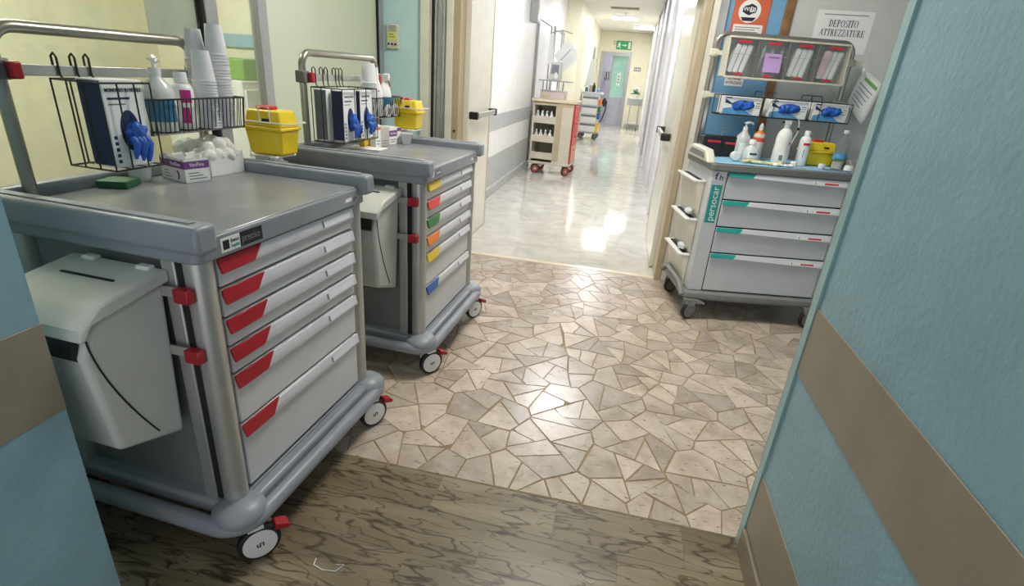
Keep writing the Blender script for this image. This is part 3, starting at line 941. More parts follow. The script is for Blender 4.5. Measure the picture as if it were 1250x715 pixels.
def waste_bin(fr, label):
    t = thing('waste_bin', label, 'bin', fr.w(0, 0, 0), fr.a)
    prof = [(-.385, .905), (-.575, .872), (-.612, .80), (-.578, .520), (-.395, .452)]
    n = len(prof)
    vs = [(-.085 - (.93 - z) * .03, y, z) for y, z in prof] + [(-.36 + (.93 - z) * .05, y, z) for y, z in prof]
    b = MB().add(vs, [tuple(range(n)), tuple(range(2 * n - 1, n - 1, -1))] + [(i, n + i, n + (i + 1) % n, (i + 1) % n) for i in range(n)]).build('body', m_binwhite, t, bevel=.014, seg=3)
    l = MB()
    lp = [(-.378, .938), (-.560, .912), (-.612, .872), (-.620, .845), (-.605, .842), (-.585, .872), (-.378, .905)]
    l.prism(lp, lambda u, v, w: (w, u, v), -.372, -.072)
    l.build('lid', m_binwhite, t, bevel=.006, seg=2)
    for x in (-.13, -.30):
        MB().box(x - .02, x + .02, -.40, -.378, .930, .944).build('lid_hinge', m_white, t, bevel=.003)
    MB().box(-.30, -.14, -.470, -.463, .9255, .9285).build('lid_slot', m_gap, t)
    MB().prism([(-.600, .846), (-.617, .846), (-.622, .800), (-.610, .790)], lambda u, v, w: (w, u, v), -.345, -.105).build('opening', m_black, t)
    cv = []
    for i in range(13):
        s = i / 12
        y = -.597 + .125 * s ** 1.5 + .0; z = .842 - .335 * s
        cv.append((-.085 - (.93 - z) * .03 + .0005, y, z))
    MB().tube(cv, .0022, n=6).build('moulded_groove', m_gap, t)
    for z in (.885, .715):
        MB().box(-.125, -.018, -.397, -.390, z - .014, z + .014).build('bracket_arm', m_alu, t, bevel=.002)
        MB().box(-.034, .012, -.414, -.388, z - .019, z + .019).build('bracket_clip', m_red, t, bevel=.004)
    return t
waste_bin(FA, 'white plastic waste bin hung on the red-gripped trolley, cut by the left edge')
waste_bin(FB, 'white plastic waste bin hung between the two grey trolleys')

# ------------------------------------------------------------------ accessories shared by both
def wire_basket(fr, x0, x1, y0, y1, z0, z1, label, mw, nfront=22, hooks=True):
    t = thing('wire_basket', label, 'basket', fr.w((x0 + x1) / 2, (y0 + y1) / 2, z0), fr.a)
    hx, hy, h = (x1 - x0) / 2, (y1 - y0) / 2, z1 - z0
    e = .012
    MB().tube([(x, y, h) for x, y in rrect(-hx, hx, -hy, hy, .012, 3)], .0028, n=6, closed=True).build('top_rim', mw, t)
    MB().tube([(x, y, 0) for x, y in rrect(-hx + e, hx - e, -hy + e, hy - e, .012, 3)], .0024, n=6, closed=True).build('bottom_rim', mw, t)
    # one wire mesh for the front and the back, one for the sides
    wf = wb = None
    for i in range(nfront):
        y = -hy + .006 + (2 * hy - .012) * i / (nfront - 1)
        yb = y * (hy - e) / hy
        if wf is None:
            wf = MB().tube([(hx, 0, h), (hx - e, 0, 0), (-hx + e, 0, 0), (-hx, 0, h)], .0020, n=5).build('cross_wire', mw, t, loc=(0, y, 0))
        else:
            share(wf, 'cross_wire', t, loc=(0, y, 0))
    ns = max(4, int(nfront * hx / hy))
    for i in range(ns):
        x = -hx + .01 + (2 * hx - .02) * i / (ns - 1)
        if wb is None:
            wb = MB().tube([(0, hy, h), (0, hy - e, 0), (0, -hy + e, 0), (0, -hy, h)], .0020, n=5).build('long_wire', mw, t, loc=(x, 0, 0))
        else:
            share(wb, 'long_wire', t, loc=(x, 0, 0))
    if hooks:
        for y in (-hy * .6, hy * .6):
            MB().tube([(-hx, y, h), (-hx, y, h + .10), (-hx - .014, y, h + .112), (-hx - .022, y, h + .10), (-hx - .022, y, h + .07)], .0026, n=6).build('hook', mw, t)
    return t
wire_basket(FA, -.575, -.445, -.015, .395, 1.19, 1.295, 'dark wire basket of cups and bottles over the red-gripped trolley', m_wire, 24, False)
wire_basket(FB, -.575, -.455, .100, .440, 1.17, 1.275, 'dark wire basket of bottles above the colour-gripped trolley', m_wire, 20, False)

def cup_stack(fr, x, y, z, n, label, group, r=.038, h=.10, pitch=.0095):
    prof = [(0, h - .002), (.020, h - .002), (r * .68, h - .001), (r * .70, h - .006), (r * .93, .006), (r, .005), (r, 0), (r * .90, 0), (r * .66, h - .012), (0, h - .012)]
    o = MB().lathe(prof, n=20).build('plastic_cup', m_cup, smooth=50, loc=fr.w(x, y, z))
    tag(o, label, 'cup', group)
    for i in range(1, n):
        c = share(o, 'plastic_cup', loc=fr.w(x + random.Random(i).uniform(-.0006, .0006), y, z + i * pitch))
cup_stack(FA, -.500, .345, 1.194, 26, 'white plastic cup in the tallest front stack in the basket', 'cups of the tallest stack')
cup_stack(FA, -.572, .325, 1.194, 24, 'white plastic cup in the rear stack in the basket', 'cups of the rear stack')
cup_stack(FA, -.490, .262, 1.194, 17, 'white plastic cup in the shortest stack beside the magenta-labelled bottle', 'cups of the shortest stack')
cup_stack(FB, -.510, .155, 1.174, 19, 'white plastic cup in the stack beside the glove boxes', 'cups over the colour-gripped trolley', r=.045, h=.10, pitch=.0095)

def bottle(fr, x, y, z, prof, m, label, parts=(), name='bottle', n=20, sy=1.0):
    t = thing(name, label, 'bottle', fr.w(x, y, z), fr.a)
    MB().lathe(prof, n=n, sy=sy).build('body', m, t, smooth=45)
    for nm, pf, pm in parts:
        if callable(pf): pf(t)
        else: MB().lathe(pf, n=n, sy=sy).build(nm, pm, t, smooth=45)
    return t
def pump(h, m, r=.011, nose=.045, ang=0):
    def f(t):
        c = cos(ang); s = sin(ang)
        p = MB().cyl((0, 0, h), (0, 0, h + .022), r * 1.5, n=14).cyl((0, 0, h + .022), (0, 0, h + .045), r * .55, n=10)
        p.build('pump_collar', m, t)
        MB().lathe([(0, h + .050), (.016, h + .048), (.017, h + .044), (.010, h + .040), (0, h + .040)], n=14).build('pump_button', m, t)
        MB().tube([(-.004 * c, -.004 * s, h + .046), (.012 * c, .012 * s, h + .052), (nose * c, nose * s, h + .046), ((nose + .004) * c, (nose + .004) * s, h + .038)], [.005, .007, .006, .005], n=8).build('pump_nozzle', m, t)
    return f
def band_label(r, z0, z1, m, a0=-180, a1=180, name='label', n=20):
    """label curved around a round bottle between two angles"""
    def f(t):
        mb = MB(); vs = []; fs = []
        for i in range(n + 1):
            a = R(a0 + (a1 - a0) * i / n)
            for z in (z0, z1):
                vs.append((r * cos(a), r * sin(a), z))
        for i in range(n):
            fs.append((2 * i, 2 * i + 2, 2 * i + 3, 2 * i + 1))
        mb.add(vs, fs).build(name, m, t, smooth=45)
    return f
# on trolley A
bottle(FA, -.505, .085, 1.195, [(0, 0), (.042, 0), (.045, .006), (.045, .115), (.038, .140), (.018, .158), (.016, .170)], m_semi,
       'milky pump dispenser bottle with blue label in the basket', [('label', band_label(.0456, .03, .10, m_teal, -100, 20), None), ('label2', band_label(.0457, .03, .10, m_paper, 20, 70, 'paper_label'), None), ('p', pump(.168, m_white, .011, .035, -.6), None)], 'pump_bottle')
bottle(FA, -.505, .178, 1.195, [(0, 0), (.030, 0), (.033, .006), (.033, .125), (.027, .140), (.018, .145), (.018, .148)], m_white,
       'white round bottle with magenta label beside the cups', [('cap', [(0, .178), (.018, .178), (.020, .174), (.0205, .146), (.018, .146)], m_white), ('l', band_label(.0336, .085, .125, m_magenta, -60, 0), None), ('l', band_label(.0336, .02, .07, m_magenta, -60, -20), None), ('l', band_label(.0337, .02, .07, m_paper, -20, 40, 'paper_label'), None)], 'round_bottle')
# on trolley B basket
bottle(FB, -.520, .255, 1.175, [(0, 0), (.030, 0), (.033, .006), (.033, .12), (.026, .15), (.014, .185), (.012, .205)], m_white,
       'white bottle with magenta dot and open spout in the wire basket', [('cap', [(0, .25), (.010, .25), (.013, .20), (.014, .195)], m_white), ('l', band_label(.0305, .11, .135, m_magenta, -70, -30), None)], 'squeeze_bottle')
bottle(FB, -.515, .340, 1.175, [(0, 0), (.034, 0), (.037, .006), (.037, .11), (.028, .15), (.014, .17), (.013, .185)], m_white,
       'white spray bottle with red trigger and blue label', [('l', band_label(.0376, .03, .10, m_teal, -100, 40), None), ('head', lambda t: MB().box(-.012, .030, -.010, .010, .185, .220).build('spray_head', m_white, t, bevel=.004), None), ('trig', lambda t: MB().tube([(.018, 0, .19), (.030, 0, .175), (.034, 0, .155)], .004, n=6).build('trigger', m_redlid, t), None)], 'spray_bottle')
# rolls seen through the basket
for i, y in enumerate((.30, .385)):
    t = thing('tape_roll', ('white tape roll standing left in the wire basket', 'white tape roll standing right in the wire basket')[i], 'tape', FB.w(-.475, y, 1.172), FB.a)
    MB().tube([(0, .024 * cos(2 * pi * k / 20), .030 + .024 * sin(2 * pi * k / 20)) for k in range(20)], .0085, n=8, closed=True, sx=1.6).build('tape', m_white, t)
    MB().cyl((-.012, 0, .030), (.012, 0, .030), .016, n=16).build('core', m_cdark, t)

# glove boxes -------------------------------------------------------------
def crumpled_glove(t, c, sc_, seed, droop=True, along='z', name='glove'):
    """blue nitrile glove bulging out of the opening with limp fingers"""
    mb = MB()
    rg = random.Random(seed)
    mb.blob(c, (sc_ * .35, sc_ * .45, sc_ * .55), seed, .45, 2.2, 3)
    for i in range(4):
        a = rg.uniform(-.8, .8)
        p0 = Vector(c) + Vector((sc_ * .15, sc_ * .22 * (i - 1.5), -sc_ * .15))
        L = sc_ * rg.uniform(.7, 1.1)
        if droop:
            pts = [p0, p0 + Vector((sc_ * .25, a * .006, -L * .25)), p0 + Vector((sc_ * .18 + rg.uniform(-.006, .006), a * .012, -L * .7)), p0 + Vector((sc_ * .10, a * .016, -L))]
        else:
            pts = [p0, p0 + Vector((sc_ * .3, a * .01, L * .15)), p0 + Vector((sc_ * .42, a * .02, -L * .1)), p0 + Vector((sc_ * .35, a * .025, -L * .35))]
        mb.tube(pts, [sc_ * .17, sc_ * .16, sc_ * .13, sc_ * .06], n=8)
    return mb.build(name, m_glove, t, smooth=70)
def glove_box(fr, x, y, z, w, d, h, label, glove=True, seed=1, side=m_navy, open_=True, txt=None):
    """upright carton, printed face to +x; w along y, d along x, h along z; (x, y) centre of base"""
    t = thing('glove_box', label, 'box', fr.w(x, y, z), fr.a)
    MB().box(-d / 2, d / 2, -w / 2, w / 2, 0, h).build('carton', m_paper, t, bevel=.0015, seg=1)
    MB().box(-d / 2 + .004, d / 2 - .004, -w / 2 - .0006, -w / 2, .004, h - .004).build('side_print', side, t)
    f = d / 2
    if open_:
        el = [(cos(2 * pi * k / 24) * w * .24, h * .42 + sin(2 * pi * k / 24) * h * .24) for k in range(24)]
        MB().prism(el, YZ, f, f + .0006).build('opening', m_navy, t)
        if txt: text(txt, h * .06, m_darkprint, t, (f + .0009, 0, h * .885), (0, 1, 0), (0, 0, 1), width=w * .88, bold=.01)
        else: MB().box(f, f + .0005, -w * .42, w * .30, h * .86, h * .90).build('printed_line', m_greyprint, t)
        MB().box(f, f + .0005, -w * .42, w * .12, h * .78, h * .805).build('printed_line', m_navy, t)
        MB().box(f, f + .0005, -w * .42, w * .0, h * .72, h * .735).build('printed_line', m_greyprint, t)
        for k in range(5):
            MB().box(f, f + .0005, -w * .44, -w * .36, h * (.05 + k * .07), h * (.09 + k * .07)).build('printed_mark', m_navy, t)
    if glove:
        crumpled_glove(t, (f + .012, .004, h * .38), .062, seed)
    return t
glove_box(FA, -.465, -.105, 1.118, .125, .085, .235, 'white glove box with blue glove hanging out, at the left edge', True, 3, txt='MONOUSO IN NITRILE')
def glove_rack(fr, x0, x1, y0, y1, z0, z1, label, zr, hooks, xr=-.586):
    t = thing('wire_rack', label, 'rack', fr.w(0, 0, 0), fr.a)
    for z in (z0, z1):
        MB().tube([(x1, y0, z), (x1, y1, z), (x0, y1, z), (x0, y0, z)], .0026, n=6, closed=True).build('frame_wire', m_wire, t)
    ny = 4
    for i in range(ny):
        y = y0 + (y1 - y0) * i / (ny - 1)
        MB().tube([(x0, y, z0), (x1, y, z0), (x1, y, z1)], .0024, n=6).build('upright_wire', m_wire, t)
        MB().tube([(x0, y, z0), (x0, y, z1)], .0024, n=6).build('upright_wire', m_wire, t)
    for x in (x0 + (x1 - x0) * .33, x0 + (x1 - x0) * .66):
        for y in (y0, y1):
            MB().tube([(x, y, z0), (x, y, z1)], .0024, n=6).build('upright_wire', m_wire, t)
    for y in hooks:
        MB().tube([(x0, y, z1), (xr + .006, y, z1 + .01), (xr + .006, y, zr + .022), (xr - .002, y, zr + .032), (xr - .012, y, zr + .024), (xr - .012, y, zr - .01)], .003, n=6).build('hook', m_wire, t)
    return t
glove_rack(FA, -.572, -.408, -.185, -.030, 1.112, 1.345, 'dark wire rack holding the glove box at the left edge', 1.378, (-.15, -.10, -.06))
glove_rack(FB, -.572, -.415, -.275, .055, 1.085, 1.325, 'dark wire rack holding glove boxes on the colour-gripped trolley', 1.378, (-.22, -.16, -.12, -.05, -.02, .01))
gi = 0
for (x, y, gl, lab) in ((-.462, -.185, True, 'white glove box with blue glove out, front left in the wire rack'), (-.462, -.030, True, 'white glove box with blue glove out, front right in the wire rack'),
                        (-.536, -.205, False, 'closed glove box behind the left open one in the rack'), (-.536, -.040, False, 'closed glove box behind the right open one in the rack')):
    gi += 1
    glove_box(FB, x, y, 1.090, .115, .066, .228, lab, gl, 5 + gi, m_navy if gl else m_greyprint, gl)

# sharps containers ---------------------------------------------------------
def sharps(loc, rz, w, d, h, label, bracket=True):
    t = thing('sharps_container', label, 'container', loc, rz)
    wb, db = w * .86, d * .84
    hb = h * .56
    MB().hexa([(-wb / 2, -db / 2, 0), (wb / 2, -db / 2, 0), (wb / 2, db / 2, 0), (-wb / 2, db / 2, 0)], [(-w / 2, -d / 2, hb), (w / 2, -d / 2, hb), (w / 2, d / 2, hb), (-w / 2, d / 2, hb)]).build('body', m_yellow, t, bevel=.008, seg=3)
    MB().box(-w / 2 - .005, w / 2 + .005, -d / 2 - .005, d / 2 + .005, hb, hb + .012).build('rim', m_yellow, t, bevel=.003)
    wl, dl_ = w * .86, d * .82
    MB().hexa([(-w / 2, -d / 2, hb + .012), (w / 2, -d / 2, hb + .012), (w / 2, d / 2, hb + .012), (-w / 2, d / 2, hb + .012)], [(-wl / 2, -dl_ / 2, h), (wl / 2, -dl_ / 2, h), (wl / 2, dl_ / 2, h), (-wl / 2, dl_ / 2, h)]).build('lid', m_yellow, t, bevel=.008, seg=3)
    MB().prism(rrect(-w * .30, w * .10, -d * .24, d * .24, .012), XY, h, h + .012).build('red_cap', m_redlid, t, bevel=.003)
    MB().box(w * .02, w * .20, -dl_ / 2 - .012, -dl_ / 2 - .004, h * .76, h * .82).build('warning_print', m_black, t)
    if bracket:
        z = h * .74
        MB().tube([(x, y, z) for x, y in rrect(-w / 2 - .012, w / 2 + .03, -d / 2 - .010, d / 2 + .010, .02, 3)], .0028, n=6, closed=True).build('holder_ring', m_wirew, t)
        MB().tube([(w * .0, -d / 2 - .010, z), (w * .0, -d / 2 - .012, h + .012), (w * .28, -d / 2 - .012, h + .012), (w * .28, -d / 2 - .010, z)], .0026, n=6).build('holder_loop', m_wirew, t)
    return t
sharps(FA.w(-.405, .478, 1.088), FA.a, .165, .115, .165, 'yellow sharps container with white wire holder behind the cotton tray')
sharps(FB.w(-.435, .485, 1.100), FB.a, .150, .115, .160, 'yellow sharps container with wire holder on the colour-gripped trolley')
for fr, lab, x, z in ((FA, 'yellow container', -.405, 1.088), (FB, 'c', -.435, 1.10)):
    par = trA if fr is FA else trB
    MB().box(x - .06, x + .06, .405, .53, z - .009, z - .001).build('holder_shelf', m_white, par, bevel=.002)
    MB().box(x - .03, x + .03, .400, .412, 1.02, z - .001).build('holder_bracket', m_alu, par, bevel=.002)

# things lying on trolley A -------------------------------------------------
ZT = 1.0322
t = thing('needle_carton', 'open white and purple carton of pen needles on the grey worktop', 'box', FA.w(-.490, .125, ZT), FA.a + R(-14))
w, d, h = .085, .135, .078   # y, x, z
MB().box(-d / 2, d / 2, -w / 2, w / 2, 0, .002).build('carton_base', m_paper, t)
for nm, a in (('carton_wall', (-d / 2, d / 2, -w / 2, -w / 2 + .0015)), ('carton_wall', (-d / 2, d / 2, w / 2 - .0015, w / 2)), ('carton_wall', (d / 2 - .0015, d / 2, -w / 2, w / 2)), ('carton_wall', (-d / 2, -d / 2 + .0015, -w / 2, w / 2))):
    MB().box(a[0], a[1], a[2], a[3], 0, h).build(nm, m_paper, t)
MB().box(-d / 2, d / 2, -w / 2 - .0005, -w / 2, h * .58, h * .90).build('purple_band', m_purple, t)
MB().box(d / 2, d / 2 + .0005, -w / 2, w / 2, h * .58, h * .90).build('purple_band', m_purple, t)
text('VeriFine', .018, m_paper, t, (.02, -w / 2 - .0009, h * .74), (1, 0, 0), (0, 0, 1), width=.055)
text('VeriFine', .018, m_paper, t, (d / 2 + .0009, 0, h * .74), (0, 1, 0), (0, 0, 1), width=.05)
for k in range(3):
    MB().box(d / 2, d / 2 + .0005, -.03, .03 - k * .012, h * (.14 + k * .12), h * (.18 + k * .12)).build('printed_line', m_greyprint, t)
    MB().box(-.05, -.01 - k * .008, -w / 2 - .0005, -w / 2, h * (.14 + k * .12), h * (.17 + k * .12)).build('printed_line', m_greyprint, t)
MB().tube([(.030, -w / 2 - .001, h * .12), (.034, -w / 2 - .001, h * .30), (.028, -w / 2 - .001, h * .48)], .003, n=6).build('printed_pen', m_purple, t)
MB().box(-d / 2 + .003, d / 2 - .003, -w / 2 + .003, w / 2 - .003, .003, h * .80).build('contents_block', m_paper, t)
rg = random.Random(4)
pn = None
for k in range(7):
    x, y = -.05 + (k % 4) * .033 + rg.uniform(-.004, .004), -.022 + (k // 4) * .04 + rg.uniform(-.004, .004)
    o = MB().cyl((0, 0, 0), (0, 0, .030), .009, .011, n=10).build('pen_needle', m_white, smooth=40) if pn is None else share(pn, 'pen_needle')
    if pn is None:
        pn = o; tag(o, 'small white capped needle lying in the purple and white carton', 'needle', 'needles in the open carton')
    ca, sa = cos(FA.a + R(-14)), sin(FA.a + R(-14))
    bx, by, bz = FA.w(-.490, .125, ZT)
    o.location = (bx + x * ca - y * sa, by + x * sa + y * ca, bz + h * .82 + .010); o.rotation_euler = (R(80), rg.uniform(-.3, .3), rg.uniform(0, 3))

t = thing('cotton_tray', 'white open box heaped with cotton wool on the grey worktop', 'box', FA.w(-.505, .270, ZT), FA.a + R(-4))
w, d, h = .150, .125, .080
MB().box(-d / 2, d / 2, -w / 2, w / 2, 0, .003).build('tray_base', m_white, t)
for a in ((-d / 2, d / 2, -w / 2, -w / 2 + .003), (-d / 2, d / 2, w / 2 - .003, w / 2), (d / 2 - .003, d / 2, -w / 2, w / 2), (-d / 2, -d / 2 + .003, -w / 2, w / 2)):
    MB().box(a[0], a[1], a[2], a[3], 0, h).build('tray_wall', m_white, t, bevel=.001, seg=1)
MB().box(-d / 2 + .004, d / 2 - .004, -w / 2 + .004, w / 2 - .004, .004, h * .80).build('tray_liner', m_paper, t)
rg = random.Random(9)
protos = []
spots = []
for iy in range(4):
    for ix in range(3):
        spots.append((-.042 + ix * .042, -.056 + iy * .037, .070))
spots += [(-.02, -.03, .098), (.02, .0, .100), (-.022, .02, .100), (.015, .042, .096), (-.04, -.05, .090), (.03, -.045, .095), (-.06, -.075, .085), (-.07, -.045, .09)]
for k, (x, y, z) in enumerate(spots):
    if len(protos) < 4:
        o = MB().blob((0, 0, 0), (.026, .025, .021), 20 + k, .22, 2.2, 3).build('cotton_ball', m_cotton, smooth=60); protos.append(o)
        tag(o, 'white cotton wool ball heaped in the white open box', 'cotton ball', 'cotton balls in the open box')
    else:
        o = share(protos[k % 4], 'cotton_ball')
    a = FA.a + R(-4)
    bx, by, bz = FA.w(-.505, .270, ZT)
    o.location = (bx + x * cos(a) - y * sin(a), by + x * sin(a) + y * cos(a), bz + z + rg.uniform(-.004, .004))
    o.rotation_euler = (rg.uniform(0, 3), rg.uniform(0, 3), rg.uniform(0, 3))
    s = rg.uniform(.95, 1.25); o.scale = (s, s, s)

t = thing('measuring_cup', 'grey translucent cup leaning beside the purple and white carton', 'cup', FA.w(-.575, .025, ZT), FA.a)
MB().lathe([(0, .002), (.026, 0), (.030, .004), (.040, .080), (.041, .083), (.038, .083), (.028, .006), (0, .006)], n=24).build('body', m_semi, t, smooth=50)
MB().tube([(.040 * cos(2 * pi * k / 24), .040 * sin(2 * pi * k / 24), .083) for k in range(24)], .003, n=6, closed=True).build('rim', m_cdark, t)
o = MB().box(-.045, .045, -.04, .04, 0, .022).build('green_packet', mat('green_packet', (40, 96, 58), .5), loc=FA.w(-.56, -.065, ZT), bevel=.003, rot=(0, 0, .3))
tag(o, 'flat green packet under the blue glove at the left edge', 'packet')

# things lying on trolley B -------------------------------------------------
def carton(fr, x, y, z, w, d, h, rz, label, band=None, name='carton', front=m_paper, txt=None, top=None):
    t = thing(name, label, 'box', fr.w(x, y, z), fr.a + R(rz))
    MB().box(-d / 2, d / 2, -w / 2, w / 2, 0, h).build('carton_body', front, t, bevel=.001, seg=1)
    if band:
        b0, b1, bm2 = band
        MB().box(-d / 2, d / 2, -w / 2 - .0005, -w / 2, h * b0, h * b1).build('printed_band', bm2, t)
        MB().box(d / 2, d / 2 + .0005, -w / 2, w / 2, h * b0, h * b1).build('printed_band', bm2, t)
    for k in range(2):
        MB().box(d / 2, d / 2 + .0004, -w * .35, w * (.2 + .1 * k), h * (.14 + k * .13), h * (.18 + k * .13)).build('printed_line', m_greyprint, t)
    if txt: text(txt, h * .2, m_paper, t, (d / 2 + .0009, 0, h * (band[0] + band[1]) / 2), (0, 1, 0), (0, 0, 1), width=w * .8)
    return t
carton(FB, -.440, .075, ZT, .042, .040, .115, -10, 'slim white carton with orange stripe beside the blue glove', (.78, .90, m_orange), 'medicine_carton')
carton(FB, -.485, .050, ZT, .060, .030, .120, -10, 'brown and yellow carton half hidden under the blue glove', (.1, .8, m_yel), 'medicine_carton', mat('kraft_yellow', (196, 160, 70), .5))
carton(FB, -.480, .155, ZT, .085, .120, .098, -8, 'plain grey-white open carton beside the purple carton', None, 'small_carton', mat('grey_carton', (196, 192, 184), .55))
carton(FB, -.470, .245, ZT, .075, .110, .092, -8, 'white carton with broad purple band, left of the small cup', (.48, .82, m_purple), 'needle_carton', m_paper, 'VeriFine')
carton(FB, -.450, .312, ZT, .045, .075, .085, -25, 'narrow white carton with purple edge next to the small cup', (.80, 1.0, m_purple), 'needle_carton')
t = thing('small_cup', 'small grey plastic cup at the end of the carton row', 'cup', FB.w(-.365, .300, ZT), 0)
MB().lathe([(0, .002), (.022, 0), (.025, .003), (.033, .058), (.035, .060), (.031, .060), (.023, .005), (0, .005)], n=22).build('body', m_semi, t, smooth=50)
MB().tube([(.034 * cos(2 * pi * k / 22), .034 * sin(2 * pi * k / 22), .060) for k in range(22)], .0018, n=6, closed=True).build('rim', m_white, t)
o = MB().box(-.09, .09, -.055, .055, 0, .004).build('paper_sheet', m_paper, loc=FB.w(-.45, .0, ZT), rot=(0, 0, FB.a + .1))
tag(o, 'white folded sheet lying under the glove rack', 'paper')

# ------------------------------------------------------------------ pale grey trolley on the right
ZC = [.992, .818, .644, .470, .205]
tc_ = thing('ward_trolley', 'pale grey trolley with teal drawer grips against the sky blue wall', 'trolley', FC.w(0, 0, 0), FC.a)
t = tc_
MB().prism(rrect(-.465, .465, -.062, .50, .05), XY, .150, .200).build('base_bumper', m_cbase, t, bevel=.014, seg=3)
MB().box(-.40, .40, -.02, .46, .13, .152).build('base_underframe', m_cdark, t, bevel=.004)
MB().box(-.432, .432, -.012, .470, .200, .990).build('cabinet_body', m_cgrey, t, bevel=.006)
MB().box(-.432, -.338, -.022, -.010, .202, .990).build('front_stile', m_cgrey, t, bevel=.003)
MB().box(.408, .432, -.022, -.010, .202, .990).build('front_stile', m_cgrey, t, bevel=.003)
MB().box(-.336, .406, -.016, -.011, .203, .990).build('drawer_gap', m_gap, t)
for i in range(4):
    z1, z0 = ZC[i], ZC[i + 1] + .005
    d = MB().box(-.332, .402, -.026, -.014, z0, z1 - .004).build('drawer', m_cgrey, t, bevel=.003)
    # sloping white pull strip that tapers towards the right, teal at its left end
    zt = z1 - .004
    def strip(x0, x1, hl, hr, m, nm, sl0=0, sl1=0, out=.018):
        vs = [(x0, -.026, zt), (x1, -.026, zt), (x1 + sl1, -.026, zt - hr), (x0 + sl0, -.026, zt - hl), (x0, -.026 - out * .5, zt), (x1, -.026 - out * .5, zt), (x1 + sl1, -.026 - out, zt - hr), (x0 + sl0, -.026 - out, zt - hl)]
        return MB().add(vs, [(0, 1, 2, 3), (7, 6, 5, 4), (0, 4, 5, 1), (1, 5, 6, 2), (2, 6, 7, 3), (3, 7, 4, 0)]).build(nm, m, d, bevel=.0015, seg=1)
    strip(-.165, .400, .024, .044, m_pull, 'pull_bar', -.02, 0)
    strip(-.332, -.166, .026, .026, m_tealc, 'grip', 0, -.02)
    MB().obox((.285, -.0425, zt - .024), (.205, .002, .024), Matrix.Rotation(R(-14), 3, 'X')).build('label_holder', m_white, d, bevel=.0008, seg=1)
    MB().obox((.295, -.0437, zt - .024), (.085, .0015, .010), Matrix.Rotation(R(-14), 3, 'X')).build('red_label', m_redlab, d)
    MB().obox((.195, -.0440, zt - .024), (.004, .003, .016), Matrix.Rotation(R(-14), 3, 'X')).build('holder_clip', m_greyprint, d)
# lettering on the left stile
pl = MB().box(-.420, -.352, -.0226, -.0218, .665, .905).build('name_plate', m_tealc, t)
text('persocar', .062, m_paper, pl, (-.387, -.0230, .785), (0, 0, 1), (-1, 0, 0), width=.215)
lg = MB().box(-.425, -.345, -.0226, -.0218, .925, .985).build('logo_plate', m_pull, t)
text('f', .060, m_ink, lg, (-.402, -.0230, .956), (1, 0, 0), (0, 0, 1), bold=.02)
text('h', .052, m_ink, lg, (-.370, -.0230, .950), (1, 0, 0), (0, 0, 1), bold=.01)
# worktop
MB().prism(rrect(-.452, .452, -.045, .485, .025), XY, .990, 1.035).build('worktop', m_cdark, t, bevel=.008, seg=3)
lk = MB().cyl((.410, -.045, 1.010), (.410, -.049, 1.010), .012).build('lock', m_chrome, t)
MB().cyl((.410, -.049, 1.010), (.410, -.050, 1.010), .005).build('keyhole', m_black, lk)
for sx in (-1, 1):
    pr = [(-.01, 1.03), (.02, 1.07), (.07, 1.105), (.34, 1.110), (.42, 1.085), (.47, 1.03)]
    a, b2 = sorted((sx * .420, sx * .475))
    MB().prism(pr, lambda u, v, w: (w, u, v), a, b2).build('side_grip', m_ivory if sx < 0 else m_cdark, t, bevel=.012, seg=3)
    MB().prism([(.05, 1.05), (.08, 1.082), (.33, 1.086), (.38, 1.05)], lambda u, v, w: (w, u, v), sx * .476 - .001, sx * .476 + .001).build('grip_recess', m_cdark, t)
# three tilting pockets on the left side
for z in (.905, .655, .415):
    d = MB().prism([(0, z - .225), (0, z), (-.052, z), (-.010, z - .225)], lambda u, v, w: (-.434 + u, w, v), .06, .43).build('side_pocket', m_ivory, t, bevel=.005)
    MB().box(-.512, -.434, .055, .435, z - .006, z + .008).build('pocket_rim', m_white, d, bevel=.004)
    MB().box(-.480, -.445, .08, .41, z + .0075, z + .009).build('pocket_mouth', m_gap, d)
for k, z in enumerate((.675, .432)):
    o = MB().blob((0, 0, 0), (.030, .055, .022), 40 + k, .4, 2.0, 3).build('plastic_packet', m_semi, smooth=60, loc=FC.w(-.466, .16, z + .020))
    tag(o, ('crumpled clear packet in the middle side pocket', 'crumpled clear packet in the lowest side pocket')[k], 'packet')
MB().tube([(-.468, -.035, .165), (-.472, .0, .20), (-.474, .05, .235), (-.474, .38, .235), (-.472, .44, .20), (-.468, .48, .165)], .018, n=10).build('side_bumper', m_cbase, t)
for (x, y), yw in zip(((-.40, -.045), (.40, -.045), (-.40, .43), (.40, .43)), (-62, -70, -60, -60)):
    caster(t, x, y, yw, 'grey', False)
    MB().prism([(-.035, .10), (-.05, .152), (.04, .152), (.09, .128), (.085, .118), (.03, .122), (.02, .10)], lambda u, v, w: (x + u, y + w, v), -.026, .026).build('caster_cover', m_cbase, t, bevel=.004)

